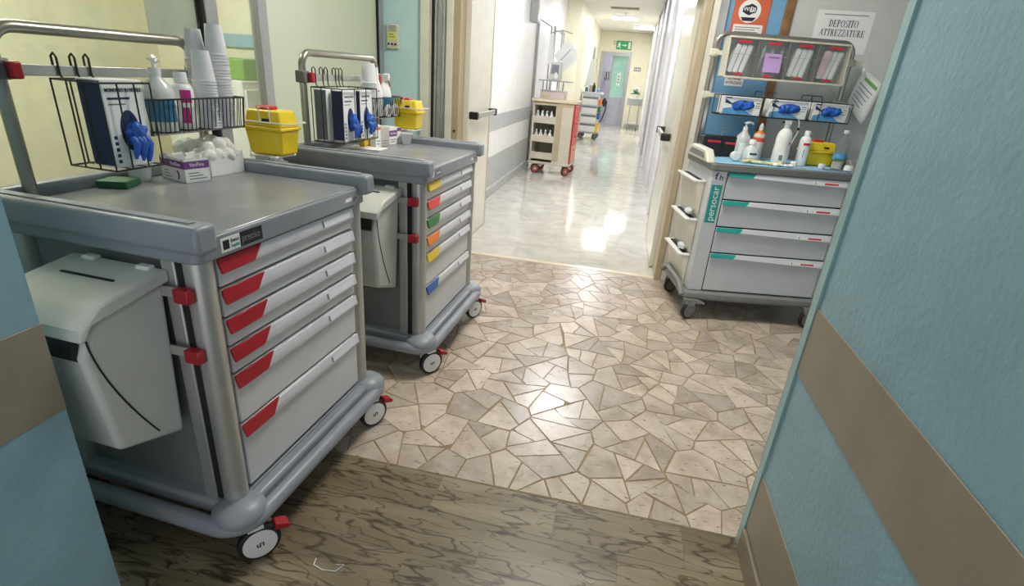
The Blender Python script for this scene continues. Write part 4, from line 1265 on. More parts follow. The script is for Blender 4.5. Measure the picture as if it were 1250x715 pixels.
# rack above the worktop
xa, xb, zt, r = -.425, .455, 1.778, .07
pts = [(xa, .44, 1.03), (xa, .44, zt - r)]
for i in range(1, 7):
    a = pi - i * pi / 12; pts.append((xa + r + r * cos(a), .44, zt - r + r * sin(a)))
for i in range(0, 7):
    a = pi / 2 - i * pi / 12; pts.append((xb - r + r * cos(a), .44, zt - r + r * sin(a)))
pts.append((xb, .44, 1.03))
MB().tube(pts, .015, n=14).build('rack_tube', m_dullsteel, t)
for z in (1.665, 1.412):
    MB().box(xa, xb, .420, .427, z - .014, z + .014).build('accessory_rail', m_alu, t, bevel=.002)
    for x in (xa, xb):
        MB().box(x - .022, x + .022, .416, .460, z - .022, z + .022).build('rail_clamp', m_ivory, t, bevel=.004)
        MB().box(x + (.022 if x > 0 else -.005), x + (.062 if x > 0 else .05), .412, .432, z - .014, z + .014).build('clamp_tab', m_ivory, t, bevel=.004)

# tilt bins: one cabinet with four clear flaps
tb = thing('tilt_bin_rack', 'cream rack of four clear tilt bins above the teal-gripped trolley', 'bin rack', FC.w(0, 0, 0), FC.a)
bx0, bx1, bz0, bz1 = -.372, .385, 1.530, 1.758
def lean(z): return .325 + (z - bz0) * .10
for z0, z1, nm in ((bz0 - .008, bz0 + .004, 'bottom_frame'), (bz1 - .006, bz1 + .006, 'top_frame')):
    MB().box(bx0, bx1, lean(z0) - .004, .415, z0, z1).build(nm, m_ivory, tb, bevel=.002)
MB().box(bx0, bx1, .408, .414, bz0, bz1).build('back_panel', m_greyband, tb)
bw = (bx1 - bx0) / 4
for i in range(5):
    x = bx0 + bw * i
    w_ = .016 if i == 0 else .006
    MB().hexa([(x - w_ / 2, lean(bz0) - .002, bz0), (x + w_ / 2, lean(bz0) - .002, bz0), (x + w_ / 2, .412, bz0), (x - w_ / 2, .412, bz0)], [(x - w_ / 2, lean(bz1) - .002, bz1), (x + w_ / 2, lean(bz1) - .002, bz1), (x + w_ / 2, .412, bz1), (x - w_ / 2, .412, bz1)]).build('divider', m_ivory if i in (0, 4) else m_cdark, tb)
LM = Matrix.Rotation(R(-5.7), 3, 'X')
for i in range(4):
    xc = bx0 + bw * (i + .5)
    fl = MB().obox((xc, lean((bz0 + bz1) / 2), (bz0 + bz1) / 2), (bw - .012, .002, bz1 - bz0 - .014), LM).build('bin_flap', m_clear, tb)
    MB().obox((xc + .005, lean(bz1 - .022) - .002, bz1 - .022), (.080, .0015, .013), LM).build('red_label', m_redlab, fl)
    MB().obox((xc - .010, lean(bz0 + .018) - .002, bz0 + .018), (.052, .0015, .011), LM).build('red_label', m_redlab, fl)
    MB().obox((xc, lean((bz0 + bz1) / 2 + .02) - .0012, (bz0 + bz1) / 2 + .02), (bw - .014, .0012, .002), LM).build('flap_crease', m_frame, fl)
bin_names = ('far left', 'second', 'third', 'far right')
for i in range(4):
    xc = bx0 + bw * (i + .5)
    rg = random.Random(50 + i)
    first = None
    for k in range(5 if i != 1 else 3):
        if first is None:
            first = MB().cyl((0, 0, -.072), (0, 0, .055), .0085, n=10).cyl((0, 0, .055), (0, 0, .060), .015, n=10).cyl((0, 0, .060), (0, 0, .082), .003, n=8).cyl((0, 0, -.085), (0, 0, -.072), .004, .006, n=8).build('syringe', m_semi, smooth=40)
            tag(first, 'wrapped white syringe in the %s tilt bin' % bin_names[i], 'syringe', 'syringes in the %s tilt bin' % bin_names[i])
            o = first
        else:
            o = share(first, 'syringe')
        dx = -.056 + k * (.112 / (4 if i != 1 else 2))
        o.location = FC.w(xc + dx, .375 + rg.uniform(-.006, .006), (bz0 + bz1) / 2 + rg.uniform(-.005, .005) - .004)
        o.rotation_euler = (0, (R(18) if i == 0 else R(12)) + rg.uniform(-.08, .08), FC.a)
    if i in (0, 2, 3):
        pk = MB()
        for k in range(3):
            x = -.05 + k * .036
            pk.obox((x, 0, 0), (.030, .003, .165), Matrix.Rotation(R(14), 3, 'Y'))
        o = pk.build('paper_sachets', m_paper, loc=FC.w(xc + .008, .352, (bz0 + bz1) / 2 - .006), rot=(R(-5), 0, FC.a), bevel=.001, seg=1)
        tag(o, 'white paper sachets standing in the %s tilt bin' % bin_names[i], 'sachet')
o = MB().obox((0, 0, 0), (.108, .002, .108), LM).build('sticky_note', m_lav, loc=FC.w(bx0 + bw * 1.5 + .005, lean(1.630) - .004, 1.624), rot=(0, 0, FC.a))
tag(o, 'lavender note on the second tilt bin from the left', 'note')
MB().obox((0, -.0012, .035), (.07, .0006, .004), LM).build('printed_line', m_greyprint, o)
o = MB().obox((0, 0, 0), (.045, .003, .14), Matrix.Rotation(R(8), 3, 'Y')).build('pink_sachet', mat('pink_sachet', (224, 190, 200), .5), loc=FC.w(bx0 + bw * 3.5 - .045, .344, 1.642), rot=(0, 0, FC.a))
tag(o, 'pale pink sachet in the far right tilt bin', 'sachet')

# lying glove boxes in a wire shelf
ws = thing('wire_shelf', 'black wire shelf holding three glove boxes under the tilt bins', 'rack', FC.w(0, 0, 0), FC.a)
wx0, wx1, wz0, wz1, wy0, wy1 = -.372, .470, 1.305, 1.420, .285, .405
for z in (wz0, wz1):
    MB().tube([(wx0, wy0, z), (wx1, wy0, z), (wx1, wy1, z), (wx0, wy1, z)], .003, n=6, closed=True).build('frame_wire', m_wire, ws)
MB().tube([(wx0 - .03, wy0 + .03, wz0 + .005), (wx0 + .02, wy0 + .03, wz0 + .005)], .0035, n=6).build('frame_wire', m_wire, ws)
for x in (wx0, -.105, -.025, .205, .270, wx1):
    MB().tube([(x, wy1, wz1), (x, wy1, wz0), (x, wy0, wz0), (x, wy0, wz1)], .0026, n=6).build('cross_wire', m_wire, ws)
for x in (-.105, -.025, .205, .270):
    MB().tube([(x, wy0, wz1), (x, wy0 + .02, wz1 + .035), (x, .425, wz1 + .035), (x, .432, wz1 + .01)], .003, n=6).build('hook', m_wire, ws)
MB().box(wx0, wx1, wy0, wy1, wz0 - .004, wz0 - .001).build('shelf_tray', m_gap, ws)
def lying_glove_box(x0, x1, label, seed):
    t = thing('glove_box', label, 'box', FC.w((x0 + x1) / 2, .345, wz0 + .0035), FC.a)
    w, d, h = x1 - x0, .100, .108
    MB().box(-w / 2, w / 2, -d / 2, d / 2, 0, h).build('carton', m_paper, t, bevel=.0015, seg=1)
    f = -d / 2
    MB().prism([(-w * .50, .002), (-w * .48, h * .30), (-w * .2, h * .42), (w * .10, h * .25), (w * .32, .002)], XZ, f - .0006, f).build('sky_print', m_skyprint, t)
    MB().prism([(-w * .46, h * .62), (-w * .46, h * .84), (-w * .18, h * .50)], XZ, f - .0006, f).build('navy_print', m_navy, t)
    el = [(w * .02 + cos(2 * pi * k / 24) * w * .30, h * .54 + sin(2 * pi * k / 24) * h * .27) for k in range(24)]
    MB().prism(el, XZ, f - .0010, f).build('opening', m_navy, t)
    g = MB()
    for k in range(4):
        g.blob((w * (-.15 + .11 * k), f - .003, h * (.50 + .07 * (k % 2))), (w * .11, .014, h * .22), seed + k, .5, 2.0, 3)
    g.build('glove', m_glove, t, smooth=70)
    for k in range(3):
        MB().box(w * (.34 + .0 * k), w * .46, f - .0005, f, h * (.66 - .12 * k), h * (.70 - .12 * k)).build('printed_line', m_navy if k == 0 else m_greyprint, t)
    MB().box(-w * .46, -w * .30, f - .0005, f, h * .88, h * .94).build('printed_line', m_navy, t)
    return t
lying_glove_box(-.345, -.100, 'glove box with blue gloves showing, leftmost in the wire shelf', 61)
lying_glove_box(-.045, .195, 'glove box with blue gloves showing, middle of the wire shelf', 71)
lying_glove_box(.235, .455, 'glove box with blue gloves showing, rightmost in the wire shelf', 81)

# things on the worktop of the right trolley
ZK = 1.0362
bm = bmesh.new()
bmesh.ops.create_grid(bm, x_segments=36, y_segments=22, size=.5)
for v in bm.verts:
    x, y = v.co.x * .84, v.co.y * .46
    v.co = Vector((x, y, .0016 + .0030 * max(0, noise.noise(Vector((x * 14, y * 14, 3.0))) + .2)))
me = bpy.data.meshes.new('work_cloth'); bm.to_mesh(me); bm.free(); me.shade_smooth(); me.materials.append(m_cloth)
o = bpy.data.objects.new('work_cloth', me); COL.objects.link(o); o.location = FC.w(0, .20, ZK); o.rotation_euler = (0, 0, FC.a)
md = o.modifiers.new('solid', 'SOLIDIFY'); md.thickness = .0012; md.offset = -1
tag(o, 'pale blue disposable cloth spread over the right trolley top', 'cloth')
ZI = ZK + .0045
t = thing('tool_case', 'black soft case with red zip strips at the back left', 'case', FC.w(-.310, .345, ZI), FC.a)
MB().box(-.115, .125, -.055, .055, 0, .128).build('case_body', m_black, t, bevel=.010, seg=3)
MB().box(-.085, .000, -.058, -.053, .086, .100).build('red_strip', m_redlab, t, bevel=.002)
MB().box(.030, .112, -.058, -.053, .080, .094).build('red_strip', m_redlab, t, bevel=.002)
MB().box(.010, .020, -.0575, -.050, .0, .125).build('case_seam', m_gap, t)
t = thing('scissors', 'steel scissors standing upright out of the black case', 'scissors', FC.w(-.292, .33, ZI + .129), FC.a)
for s in (-1, 1):
    MB().tube([(s * .010, 0, -.0005), (s * .004, 0, .020), (-s * .004, 0, .040)], .0028, n=6).build('blade', m_chrome, t)
    MB().tube([(-s * .007 + .0075 * cos(2 * pi * k / 14), 0, .050 + .010 * sin(2 * pi * k / 14)) for k in range(14)], .0022, n=6, closed=True).build('finger_ring', m_chrome, t)
def cbottle(x, y, prof, m, label, parts=(), name='bottle', sy=1.0): return bottle(FC, x, y, ZI, prof, m, label, parts, name, 20, sy)
cbottle(-.165, .300, [(0, 0), (.044, 0), (.047, .006), (.047, .115), (.040, .140), (.018, .165), (.016, .178)], m_semi, 'milky pump bottle standing behind the small clear bottle', [('p', pump(.176, m_white, .010, .045, .2), None), ('l', band_label(.0474, .03, .10, m_paper, -130, -40, 'paper_label'), None)], 'pump_bottle')
cbottle(-.165, .140, [(0, 0), (.040, 0), (.046, .010), (.048, .045), (.040, .080), (.018, .100), (.017, .106)], m_semi, 'small squat clear bottle with white cap in front of the pump bottle', [('cap', [(.018, .104), (.021, .106), (.021, .132), (.018, .135), (0, .135)], m_white), ('l', band_label(.0486, .025, .065, m_paper, -130, -40, 'paper_label'), None), ('l', band_label(.0489, .045, .058, m_navy, -115, -60), None)], 'squat_bottle')
cbottle(-.075, .275, [(0, 0), (.033, 0), (.036, .006), (.036, .155), (.030, .165)], m_binwhite, 'grey bottle with orange shoulder and clear nozzle', [('orange_shoulder', [(.0365, .135), (.037, .140), (.030, .168), (.016, .178), (.015, .185)], m_orange), ('nozzle', [(.014, .184), (.014, .205), (.007, .225), (0, .230)], m_semi), ('l', band_label(.0366, .115, .135, m_pink, -180, 180), None)], 'antiseptic_bottle')
cbottle(.018, .130, [(0, 0), (.044, 0), (.048, .008), (.048, .090), (.045, .120), (.047, .150), (.040, .190), (.024, .212), (.016, .218)], m_white, 'tall white spray bottle with pinched waist in the trolley centre', [('l', band_label(.0484, .02, .075, m_paper, -140, -30, 'paper_label'), None), ('m', band_label(.0487, .028, .06, m_greyprint, -120, -95), None), ('r', band_label(.0484, .125, .137, m_redlab, -70, -50), None), ('h', lambda t: MB().cyl((0, 0, .215), (0, 0, .240), .018, n=14).box(-.022, .020, -.010, .010, .240, .262).build('spray_head', m_semi, t, bevel=.003), None), ('n', lambda t: MB().cyl((-.022, 0, .252), (-.034, 0, .252), .007, n=10).build('nozzle_tip', m_darkprint, t), None)], 'spray_bottle', .9)
t = thing('thin_tube', 'thin clear tube curving up beside the tall spray bottle', 'tube', FC.w(.07, .21, ZI), FC.a)
MB().tube([(0, 0, 0), (.03, 0, .10), (.06, 0, .19), (.055, 0, .25), (.035, 0, .29)], .0028, n=7).build('tube', m_white, t)
MB().cyl((.058, 0, .205), (.058, 0, .222), .006, n=10).build('tube_clip', m_black, t)
cbottle(.165, .150, [(0, 0), (.030, 0), (.033, .006), (.033, .150), (.026, .172), (.016, .178)], m_white, 'slim white bottle with flip cap beside the yellow container', [('cap', [(.017, .176), (.018, .205), (.015, .210), (0, .210)], m_white), ('r', band_label(.0334, .125, .140, m_redlab, -130, -60), None), ('l', band_label(.0334, .03, .11, m_paper, -130, -50, 'paper_label'), None), ('l', band_label(.0337, .05, .10, m_greyprint, -112, -104), None)], 'slim_bottle')
sharps(FC.w(.300, .245, ZI), FC.a + R(6), .185, .13, .145, 'yellow sharps container with red cap on the blue cloth', False)
cbottle(.385, .120, [(0, 0), (.034, 0), (.037, .008), (.035, .03), (.037, .05), (.035, .10), (.037, .12), (.036, .15), (.016, .205), (.013, .215)], m_clear, 'clear plastic water bottle with printed label at the right', [('cap', [(.014, .213), (.016, .215), (.016, .233), (0, .234)], m_white), ('l', band_label(.0375, .055, .095, m_skyprint, -180, 180), None), ('l', band_label(.0378, .055, .066, m_green, -160, -20), None), ('w', [(0, .003), (.033, .003), (.034, .045), (0, .045)], mat('water', (226, 222, 200), .05, alpha=.6))], 'water_bottle')
o = MB().prism([(.030 * cos(2 * pi * k / 8 + .39), .030 + .030 * sin(2 * pi * k / 8 + .39)) for k in range(8)], lambda u, v, w: (u, w, v), -.022, .022).build('white_roll', m_white, loc=FC.w(-.265, .115, ZI), rot=(0, 0, FC.a), bevel=.006)
tag(o, 'small white roll lying at the front left of the blue cloth', 'roll')
o = MB()
for k in range(9):
    o.blob((-.10 + k * .026, .012 * sin(k * 1.7), .010 + .004 * sin(k)), (.024, .016, .011), 90 + k, .4, 2.0, 2)
o = o.build('latex_glove', mat('pale_yellow_latex', (222, 216, 160), .5, var=.08), loc=FC.w(-.115, .055, ZI), rot=(0, 0, FC.a - .12), smooth=70)
tag(o, 'crumpled pale yellow latex glove on the front of the blue cloth', 'glove')
o = MB()
for k in range(4):
    o.blob((-.04 + k * .026, .006 * sin(k * 2.1), .008), (.022, .018, .009), 110 + k, .4, 2.0, 2)
o = o.build('gauze_pad', m_cotton, loc=FC.w(.00, .015, ZI), rot=(0, 0, FC.a), smooth=70)
tag(o, 'crumpled white gauze beside the yellow latex glove', 'gauze')
t = thing('wooden_spatula', 'pale wooden spatula lying on the blue cloth', 'spatula', FC.w(.10, .02, ZI), FC.a - .25)
MB().prism(rrect(-.07, .07, -.008, .008, .0078), XY, .0, .0022).build('stick', mat('pale_wood', (214, 196, 150), .6), t)
for k, (x, y, lab) in enumerate(((.088, .07, 'small white cap standing by the slim bottle'), (.255, .055, 'clear vial cap standing in front of the yellow container'))):
    o = MB().lathe([(0, .0), (.018, 0), (.020, .003), (.020, .026), (.017, .030), (0, .030)], n=18).build('bottle_cap', m_white if k == 0 else m_semi, loc=FC.w(x, y, ZI), smooth=40)
    tag(o, lab, 'cap')
o = MB().lathe([(0, 0), (.024, 0), (.026, .004), (.026, .028), (.022, .034), (0, .034)], n=20).build('white_jar', m_white, loc=FC.w(.412, .035, ZI), smooth=40)
tag(o, 'small white round jar in front of the water bottle', 'jar')
t = thing('tweezers', 'dark steel tweezers lying near the trolley front edge', 'tweezers', FC.w(.33, .0, ZI), FC.a - .12)
for s in (-1, 1):
    MB().tube([(-.09, s * .002, .004), (-.02, s * .010, .005), (.07, s * .003, .004)], .0032, n=6).build('arm', m_cdark, t)
MB().cyl((-.03, -.008, .006), (-.03, .008, .006), .004, n=8).build('rivet', m_chrome, t)

# ------------------------------------------------------------------ wall things
t = thing('room_thermostat', 'cream thermostat with yellow display on the pale aqua wall', 'thermostat', (-1.842, YB, 1.64))
MB().box(-.055, .045, -.022, -.0005, -.085, .085).build('housing', m_ivory, t, bevel=.008, seg=3)
MB().box(-.045, .032, -.0235, -.021, -.025, .030).build('display', mat('yellow_display', (222, 226, 120), .4), t)
for k in range(3): MB().cyl((-.035 + k * .028, -.022, -.052), (-.035 + k * .028, -.026, -.052), .008, n=12).build('button', m_black, t)
for k in range(5): MB().box(-.035, .025, -.0228, -.0215, .040 + k * .008, .043 + k * .008).build('vent_slit', m_greyprint, t)
for k in range(2): MB().box(-.035, .015 - .01 * k, -.0240, -.0234, -.005 + k * .018, .001 + k * .018).build('display_line', m_cdark, t)

t = thing('orange_poster', 'orange poster with a white wireless emblem on the sky blue wall', 'poster', (.715, YB, 2.02))
MB().box(-.115, .115, -.006, -.0005, -.30, .33).build('sheet', m_posto, t, bevel=.001, seg=1)
MB().cyl((-.012, -.006, -.075), (-.012, -.0075, -.075), .070, n=32).build('emblem_disc', m_paper, t)
bl = MB()
bl.prism([(-.012 + x, -.068 + z) for x, z in [(-.045, -.012), (-.045, .014), (-.032, .024), (-.010, .030), (.004, .038), (.024, .030), (.040, .022), (.044, .008), (.040, -.014), (.020, -.020), (.000, -.032), (-.022, -.024)]], XZ, -.0082, -.0074)
bl = bl.build('emblem_blob', m_black, t)
MB().prism([(-.012 + x, -.068 + z) for x, z in [(.004, .022), (.036, .014), (.036, -.008), (.002, -.014)]], XZ, -.0086, -.0081).build('emblem_panel', m_paper, t)
text('Wi', .034, m_paper, t, (-.032, -.0090, -.064), (1, 0, 0), (0, 0, 1), bold=.01)
text('Fi', .034, m_black, t, (.008, -.0090, -.064), (1, 0, 0), (0, 0, 1), bold=.01)
MB().prism([(-.062, -.112), (.036, -.112), (.018, -.134), (-.046, -.134)], XZ, -.0082, -.0074).build('emblem_foot', m_black, t)
np_ = MB().prism(rrect(-.098, .092, -.235, -.155, .008), XZ, -.0080, -.0060).build('notice_panel', m_paper, t)
for k, wd in enumerate((.16, .13, .15, .10)):
    MB().box(-.085, -.085 + wd, -.0084, -.0079, -.175 - k * .014, -.170 - k * .014).build('printed_line', m_greyprint, np_)
t = thing('alarm_label', 'white alarm label under the cream bin rack on the blue wall', 'label', (.700, YB, 1.512))
MB().prism(rrect(-.062, .062, -.034, .034, .005), XZ, -.003, -.0005).build('plate', m_paper, t)
text('ALLARME', .028, m_darkprint, t, (0, -.0034, .014), (1, 0, 0), (0, 0, 1), width=.088, bold=.012)
text('ANTINCENDIO', .026, m_darkprint, t, (0, -.0034, -.013), (1, 0, 0), (0, 0, 1), width=.110, bold=.012)

t = thing('door_sign', 'white sheet reading DEPOSITO ATTREZZATURE on the storeroom door', 'sign', (1.300, YB - .002, 1.853))
MB().box(-.172, .172, -.0016, -.0003, -.125, .125).build('sheet', m_paper, t)
# serif capitals drawn as strokes on a unit grid: (thick stems, thin bars, bowls)
def serif(ch):
    S = []   # list of polygons in (0..w, 0..1)
    def bar(x0, x1, y0, y1): S.append([(x0, y0), (x1, y0), (x1, y1), (x0, y1)])
    def stem(x): bar(x, x + .21, 0, 1); bar(x - .07, x + .24, 0, .06); bar(x - .07, x + .24, .94, 1)
    def dia(xa, ya, xb, yb, t_): S.append([(xa, ya), (xa + t_, ya), (xb + t_, yb), (xb, yb)])
    def bowl(cx, cy, rx, ry, t_, a0, a1, thin=.06):
        n = 14
        for i in range(n):
            a = R(a0 + (a1 - a0) * i / n); b = R(a0 + (a1 - a0) * (i + 1) / n)
            def pt(an, k):
                tt = thin + (t_ - thin) * abs(cos(an))
                return (cx + (rx - tt * k) * cos(an), cy + (ry - thin * k * 1.1) * sin(an))
            S.append([pt(a, 0), pt(b, 0), pt(b, 1), pt(a, 1)])
    if ch == 'D': stem(.09); bowl(.26, .5, .56, .5, .18, -90, 90); w = .88
    elif ch == 'E': stem(.09); bar(.2, .72, 0, .06); bar(.2, .70, .94, 1); bar(.2, .55, .47, .53); bar(.66, .74, 0, .25); bar(.63, .71, .78, 1); bar(.50, .56, .38, .62); w = .80
    elif ch == 'P': stem(.09); bowl(.26, .74, .42, .26, .16, -90, 90); w = .74
    elif ch == 'O': bowl(.46, .5, .44, .5, .18, 0, 360); w = .92
    elif ch == 'S': bowl(.34, .74, .28, .26, .14, 40, 270); bowl(.34, .25, .30, .26, .15, -140, 90); bar(.56, .61, .72, .98); bar(.05, .10, .02, .28); w = .68
    elif ch == 'I': stem(.10); w = .38
    elif ch == 'T': stem(.29); bar(.03, .73, .94, 1); bar(.03, .09, .72, 1); bar(.67, .73, .72, 1); w = .76
    elif ch == 'A': dia(.05, 0, .38, 1, .07); dia(.62, 0, .36, 1, .17); bar(.20, .62, .30, .36); bar(0, .24, 0, .06); bar(.54, .88, 0, .06); w = .86
    elif ch == 'R': stem(.09); bowl(.26, .74, .40, .26, .16, -90, 90); dia(.62, 0, .34, .50, .17); bar(.60, .86, 0, .06); w = .84
    elif ch == 'Z': bar(.06, .70, .94, 1); bar(.04, .72, 0, .06); dia(.04, .04, .50, .96, .19); bar(.05, .11, .74, 1); bar(.66, .72, 0, .26); w = .76
    elif ch == 'U': bar(.13, .29, .25, 1); bar(.05, .38, .94, 1); bar(.66, .73, .25, 1); bar(.57, .82, .94, 1); bowl(.43, .30, .30, .30, .15, 180, 360); w = .88
    else: w = .4
    return S, w
def serif_text(s, h, width, m, parent, cx, y, zc):
    tot = sum(serif(c)[1] + .06 for c in s)
    k = width / tot
    x = cx - width / 2
    mb = MB()
    for c in s:
        S, w = serif(c)
        for poly in S:
            mb.prism([(x + u * k, zc - h / 2 + v * h) for u, v in poly], XZ, y - .0006, y)
        x += (w + .06) * k
    me = mb.mesh('lettering', fix=False); me.materials.append(m)
    o = bpy.data.objects.new('lettering', me); COL.objects.link(o); o.parent = parent
serif_text('DEPOSITO', .042, .178, m_ink, t, .0, -.0017, .050)
serif_text('ATTREZZATURE', .040, .275, m_ink, t, .004, -.0017, -.005)
MB().box(-.13, .135, -.0022, -.0016, .098, .103).build('printed_line', m_greyprint, t)

# tilted leaflet hanging from the rack clamp
t = thing('hanging_leaflet', 'tilted white leaflet with green heading hanging right of the rack', 'leaflet', (1.462, YB - .095, 1.640))
c = [(0, .01), (.142, -.085), (.088, -.345), (-.035, -.21)]
vs = []
N = 6
for i in range(N + 1):
    for j in range(N + 1):
        u, v = i / N, j / N
        x = (c[0][0] * (1 - u) + c[1][0] * u) * (1 - v) + (c[3][0] * (1 - u) + c[2][0] * u) * v
        z = (c[0][1] * (1 - u) + c[1][1] * u) * (1 - v) + (c[3][1] * (1 - u) + c[2][1] * u) * v
        vs.append((x, .012 * sin(u * 2.6) - .03 * u, z))
fs = [(i * (N + 1) + j, i * (N + 1) + j + 1, (i + 1) * (N + 1) + j + 1, (i + 1) * (N + 1) + j) for i in range(N) for j in range(N)]
lf = MB().add(vs, fs).build('sheet', m_paper, t, smooth=60)
md = lf.modifiers.new('solid', 'SOLIDIFY'); md.thickness = .0008
def on_leaf(u0, u1, v0, v1, m, nm):
    q = []
    for u, v in ((u0, v0), (u1, v0), (u1, v1), (u0, v1)):
        x = (c[0][0] * (1 - u) + c[1][0] * u) * (1 - v) + (c[3][0] * (1 - u) + c[2][0] * u) * v
        z = (c[0][1] * (1 - u) + c[1][1] * u) * (1 - v) + (c[3][1] * (1 - u) + c[2][1] * u) * v
        q.append((x, .012 * sin(u * 2.6) - .03 * u - .0025, z))
    MB().add(q + [(a[0], a[1] + .0005, a[2]) for a in q], [(0, 1, 2, 3), (7, 6, 5, 4), (0, 4, 5, 1), (1, 5, 6, 2), (2, 6, 7, 3), (3, 7, 4, 0)]).build(nm, m, t)
on_leaf(.25, .85, .14, .22, mat('leaflet_green', (120, 170, 90), .6), 'green_heading')
for k in range(5): on_leaf(.12, .80 - .05 * k, .34 + .11 * k, .36 + .11 * k, m_greyprint, 'printed_line')
MB().tube([(0, .0, .008), (.003, .0, .05)], .002, n=5).build('string', m_white, t)

# grey paper taped inside the left pane
t = thing('taped_notice', 'grey sheet taped to the inside of the left glass pane', 'notice', (GX - .0075, 2.15, 1.76))
MB().box(-.0012, 0, -.125, .145, -.29, .14).build('sheet', mat('grey_paper', (196, 196, 184), .7), t)
for y in (-.10, .12): MB().box(-.0016, -.0004, y - .02, y + .02, .13, .155).build('tape', m_semi, t)
# room behind the glass: white cabinet with curved handles, green box on it
t = thing('white_cabinet', 'white cabinet with curved steel handles behind the glass', 'cabinet', (-3.15, 3.92, 0))
MB().box(-.35, .35, -.27, .27, .0, 1.25).build('cabinet_body', m_white, t, bevel=.006)
for z in (.55, 1.0):
    d = MB().box(.35, .37, -.26, .26, z - .21, z + .19).build('drawer', m_white, t, bevel=.004)
    MB().tube([(.37, -.15, z), (.42, -.15, z), (.42, .15, z), (.37, .15, z)], .008, n=8).build('handle', m_chrome, d)
o = MB().box(-.15, .30, -.20, .20, 0, .15).build('green_box', mat('leaf_green', (120, 168, 60), .5), bevel=.01, loc=(-3.15, 3.95, 1.251))
tag(o, 'green box on the white cabinet behind the glass', 'box')
o = MB().box(-.8, .9, -.025, -.001, -.05, .05).build('blue_wall_panel', mat('soft_blue', (150, 186, 206), .5), loc=(-3.1, 4.2, 1.53), bevel=.005)
tag(o, 'pale blue panel on the cream wall behind the glass', 'panel')

# ------------------------------------------------------------------ corridor things
t = thing('drug_trolley', 'beige trolley with bottle shelves and red drawers in the corridor', 'trolley', (-1.085, 8.62, 0), R(-4))
hw, dp = .315, .25
MB().box(-hw - .02, hw + .02, -dp - .02, dp + .02, .155, .190).build('base', m_tan, t, bevel=.008)
MB().box(-hw, -hw + .025, -dp, dp, .19, 1.08).build('side_panel', m_tan, t, bevel=.003)
MB().box(hw - .030, hw, -dp, dp, .19, 1.08).build('side_panel', m_tan, t, bevel=.003)
MB().box(-hw + .025, hw - .03, dp - .02, dp, .19, 1.08).build('back_panel', m_tan, t)
MB().box(.045, hw - .030, -dp, dp - .02, .19, 1.08).build('front_panel', m_tan, t, bevel=.003)
MB().box(.060, .145, -dp - .004, -dp, .22, 1.04).build('panel_moulding', m_beige, t, bevel=.002)
for z in (.26, .52, .80):
    s = MB().box(-hw + .025, .045, -dp + .01, dp - .02, z - .012, z).build('shelf', m_tan, t)
    MB().box(-hw + .025, .045, -dp, -dp + .012, z - .03, z + .075).build('shelf_front', m_tan, s, bevel=.002)
MB().box(-hw + .02, hw - .02, -dp - .012, -dp + .01, 1.035, 1.07).build('top_rail', m_beige, t, bevel=.003)
MB().prism(rrect(-hw - .03, hw + .04, -dp - .035, dp + .03, .02), XY, 1.08, 1.125).build('top', m_ctop, t, bevel=.010)
for i, (z0, z1, m) in enumerate(((.86, 1.06, m_pink), (.66, .85, m_pink), (.46, .65, m_pink), (.21, .45, mat('peach_drawer', (236, 176, 130), .4)))):
    d = MB().box(hw, hw + .018, -dp + .02, dp - .02, z0, z1).build('drawer', m, t, bevel=.004)
    MB().tube([(hw + .018, -.06, z1 - .05), (hw + .04, -.06, z1 - .05), (hw + .04, .06, z1 - .05), (hw + .018, .06, z1 - .05)], .006, n=6).build('handle', m_redlid, d)
MB().cyl((hw + .02, -dp, .2), (hw + .02, -dp, 1.08), .010, n=10).build('corner_tube', m_redlid, t)
for (x, y), yw in zip(((-.22, -.20), (.27, -.20), (-.22, .2), (.27, .2)), (-60, -40, -50, -70)):
    caster(t, x, y, yw, 'red', True, 1.15)
# upper shelf on the beige trolley
MB().box(-.30, .19, -.10, .20, 1.375, 1.392).build('upper_shelf', m_frame, t, bevel=.004)
for x in (-.27, .05): MB().cyl((x, .10, 1.12), (x, .10, 1.376), .012, n=10).build('shelf_post', m_chrome, t)
MB().cyl((-.06, .18, 1.12), (-.06, .18, 2.10), .012, n=10).build('pole', m_chrome, t)
MB().tube([(-.22, .18, 2.06), (-.06, .18, 2.10), (.10, .18, 2.06)], .008, n=8).build('pole_arm', m_chrome, t)
def dw(x, y, z):
    a = R(-4); return (-1.085 + x * cos(a) - y * sin(a), 8.62 + x * sin(a) + y * cos(a), z)
bo = None
for z in (.80, .52):
    for k in range(4):
        pf = [(0, 0), (.026, 0), (.029, .005), (.029, .085), (.012, .115), (.012, .13)]
        lab = ('small white medicine bottle on the upper open shelf of the beige trolley' if z > .7 else 'small white medicine bottle on the lower open shelf of the beige trolley')
        tt = thing('medicine_bottle', lab, 'bottle', dw(-.245 + k * .072, -.19, z + .0008), 0, 'bottles on the upper shelf' if z > .7 else 'bottles on the lower shelf')
        MB().lathe(pf, n=14).build('body', m_white if k % 2 else m_semi, tt, smooth=45)
        MB().lathe([(.012, .128), (.015, .13), (.015, .152), (0, .153)], n=12).build('cap', m_white, tt)
        MB().lathe([(.0294, .02), (.0294, .07)], n=14).build('label', m_paper if z > .7 else m_pink, tt)
o = MB().box(-.11, .11, -.05, .05, 0, .05).build('folded_pad', m_paper, loc=dw(-.13, -.17, .2608), bevel=.01, rot=(0, 0, R(-4)))
tag(o, 'white folded pad on the lowest shelf of the beige trolley', 'pad')
t = thing('vital_monitor', 'white bedside monitor on the upper shelf of the beige trolley', 'monitor', dw(-.07, .02, 1.3928), R(-8))
MB().hexa([(-.09, -.07, 0), (.09, -.07, 0), (.09, .07, 0), (-.09, .07, 0)], [(-.075, -.04, .26), (.075, -.04, .26), (.08, .06, .26), (-.08, .06, .26)]).build('housing', m_binwhite, t, bevel=.012, seg=3)
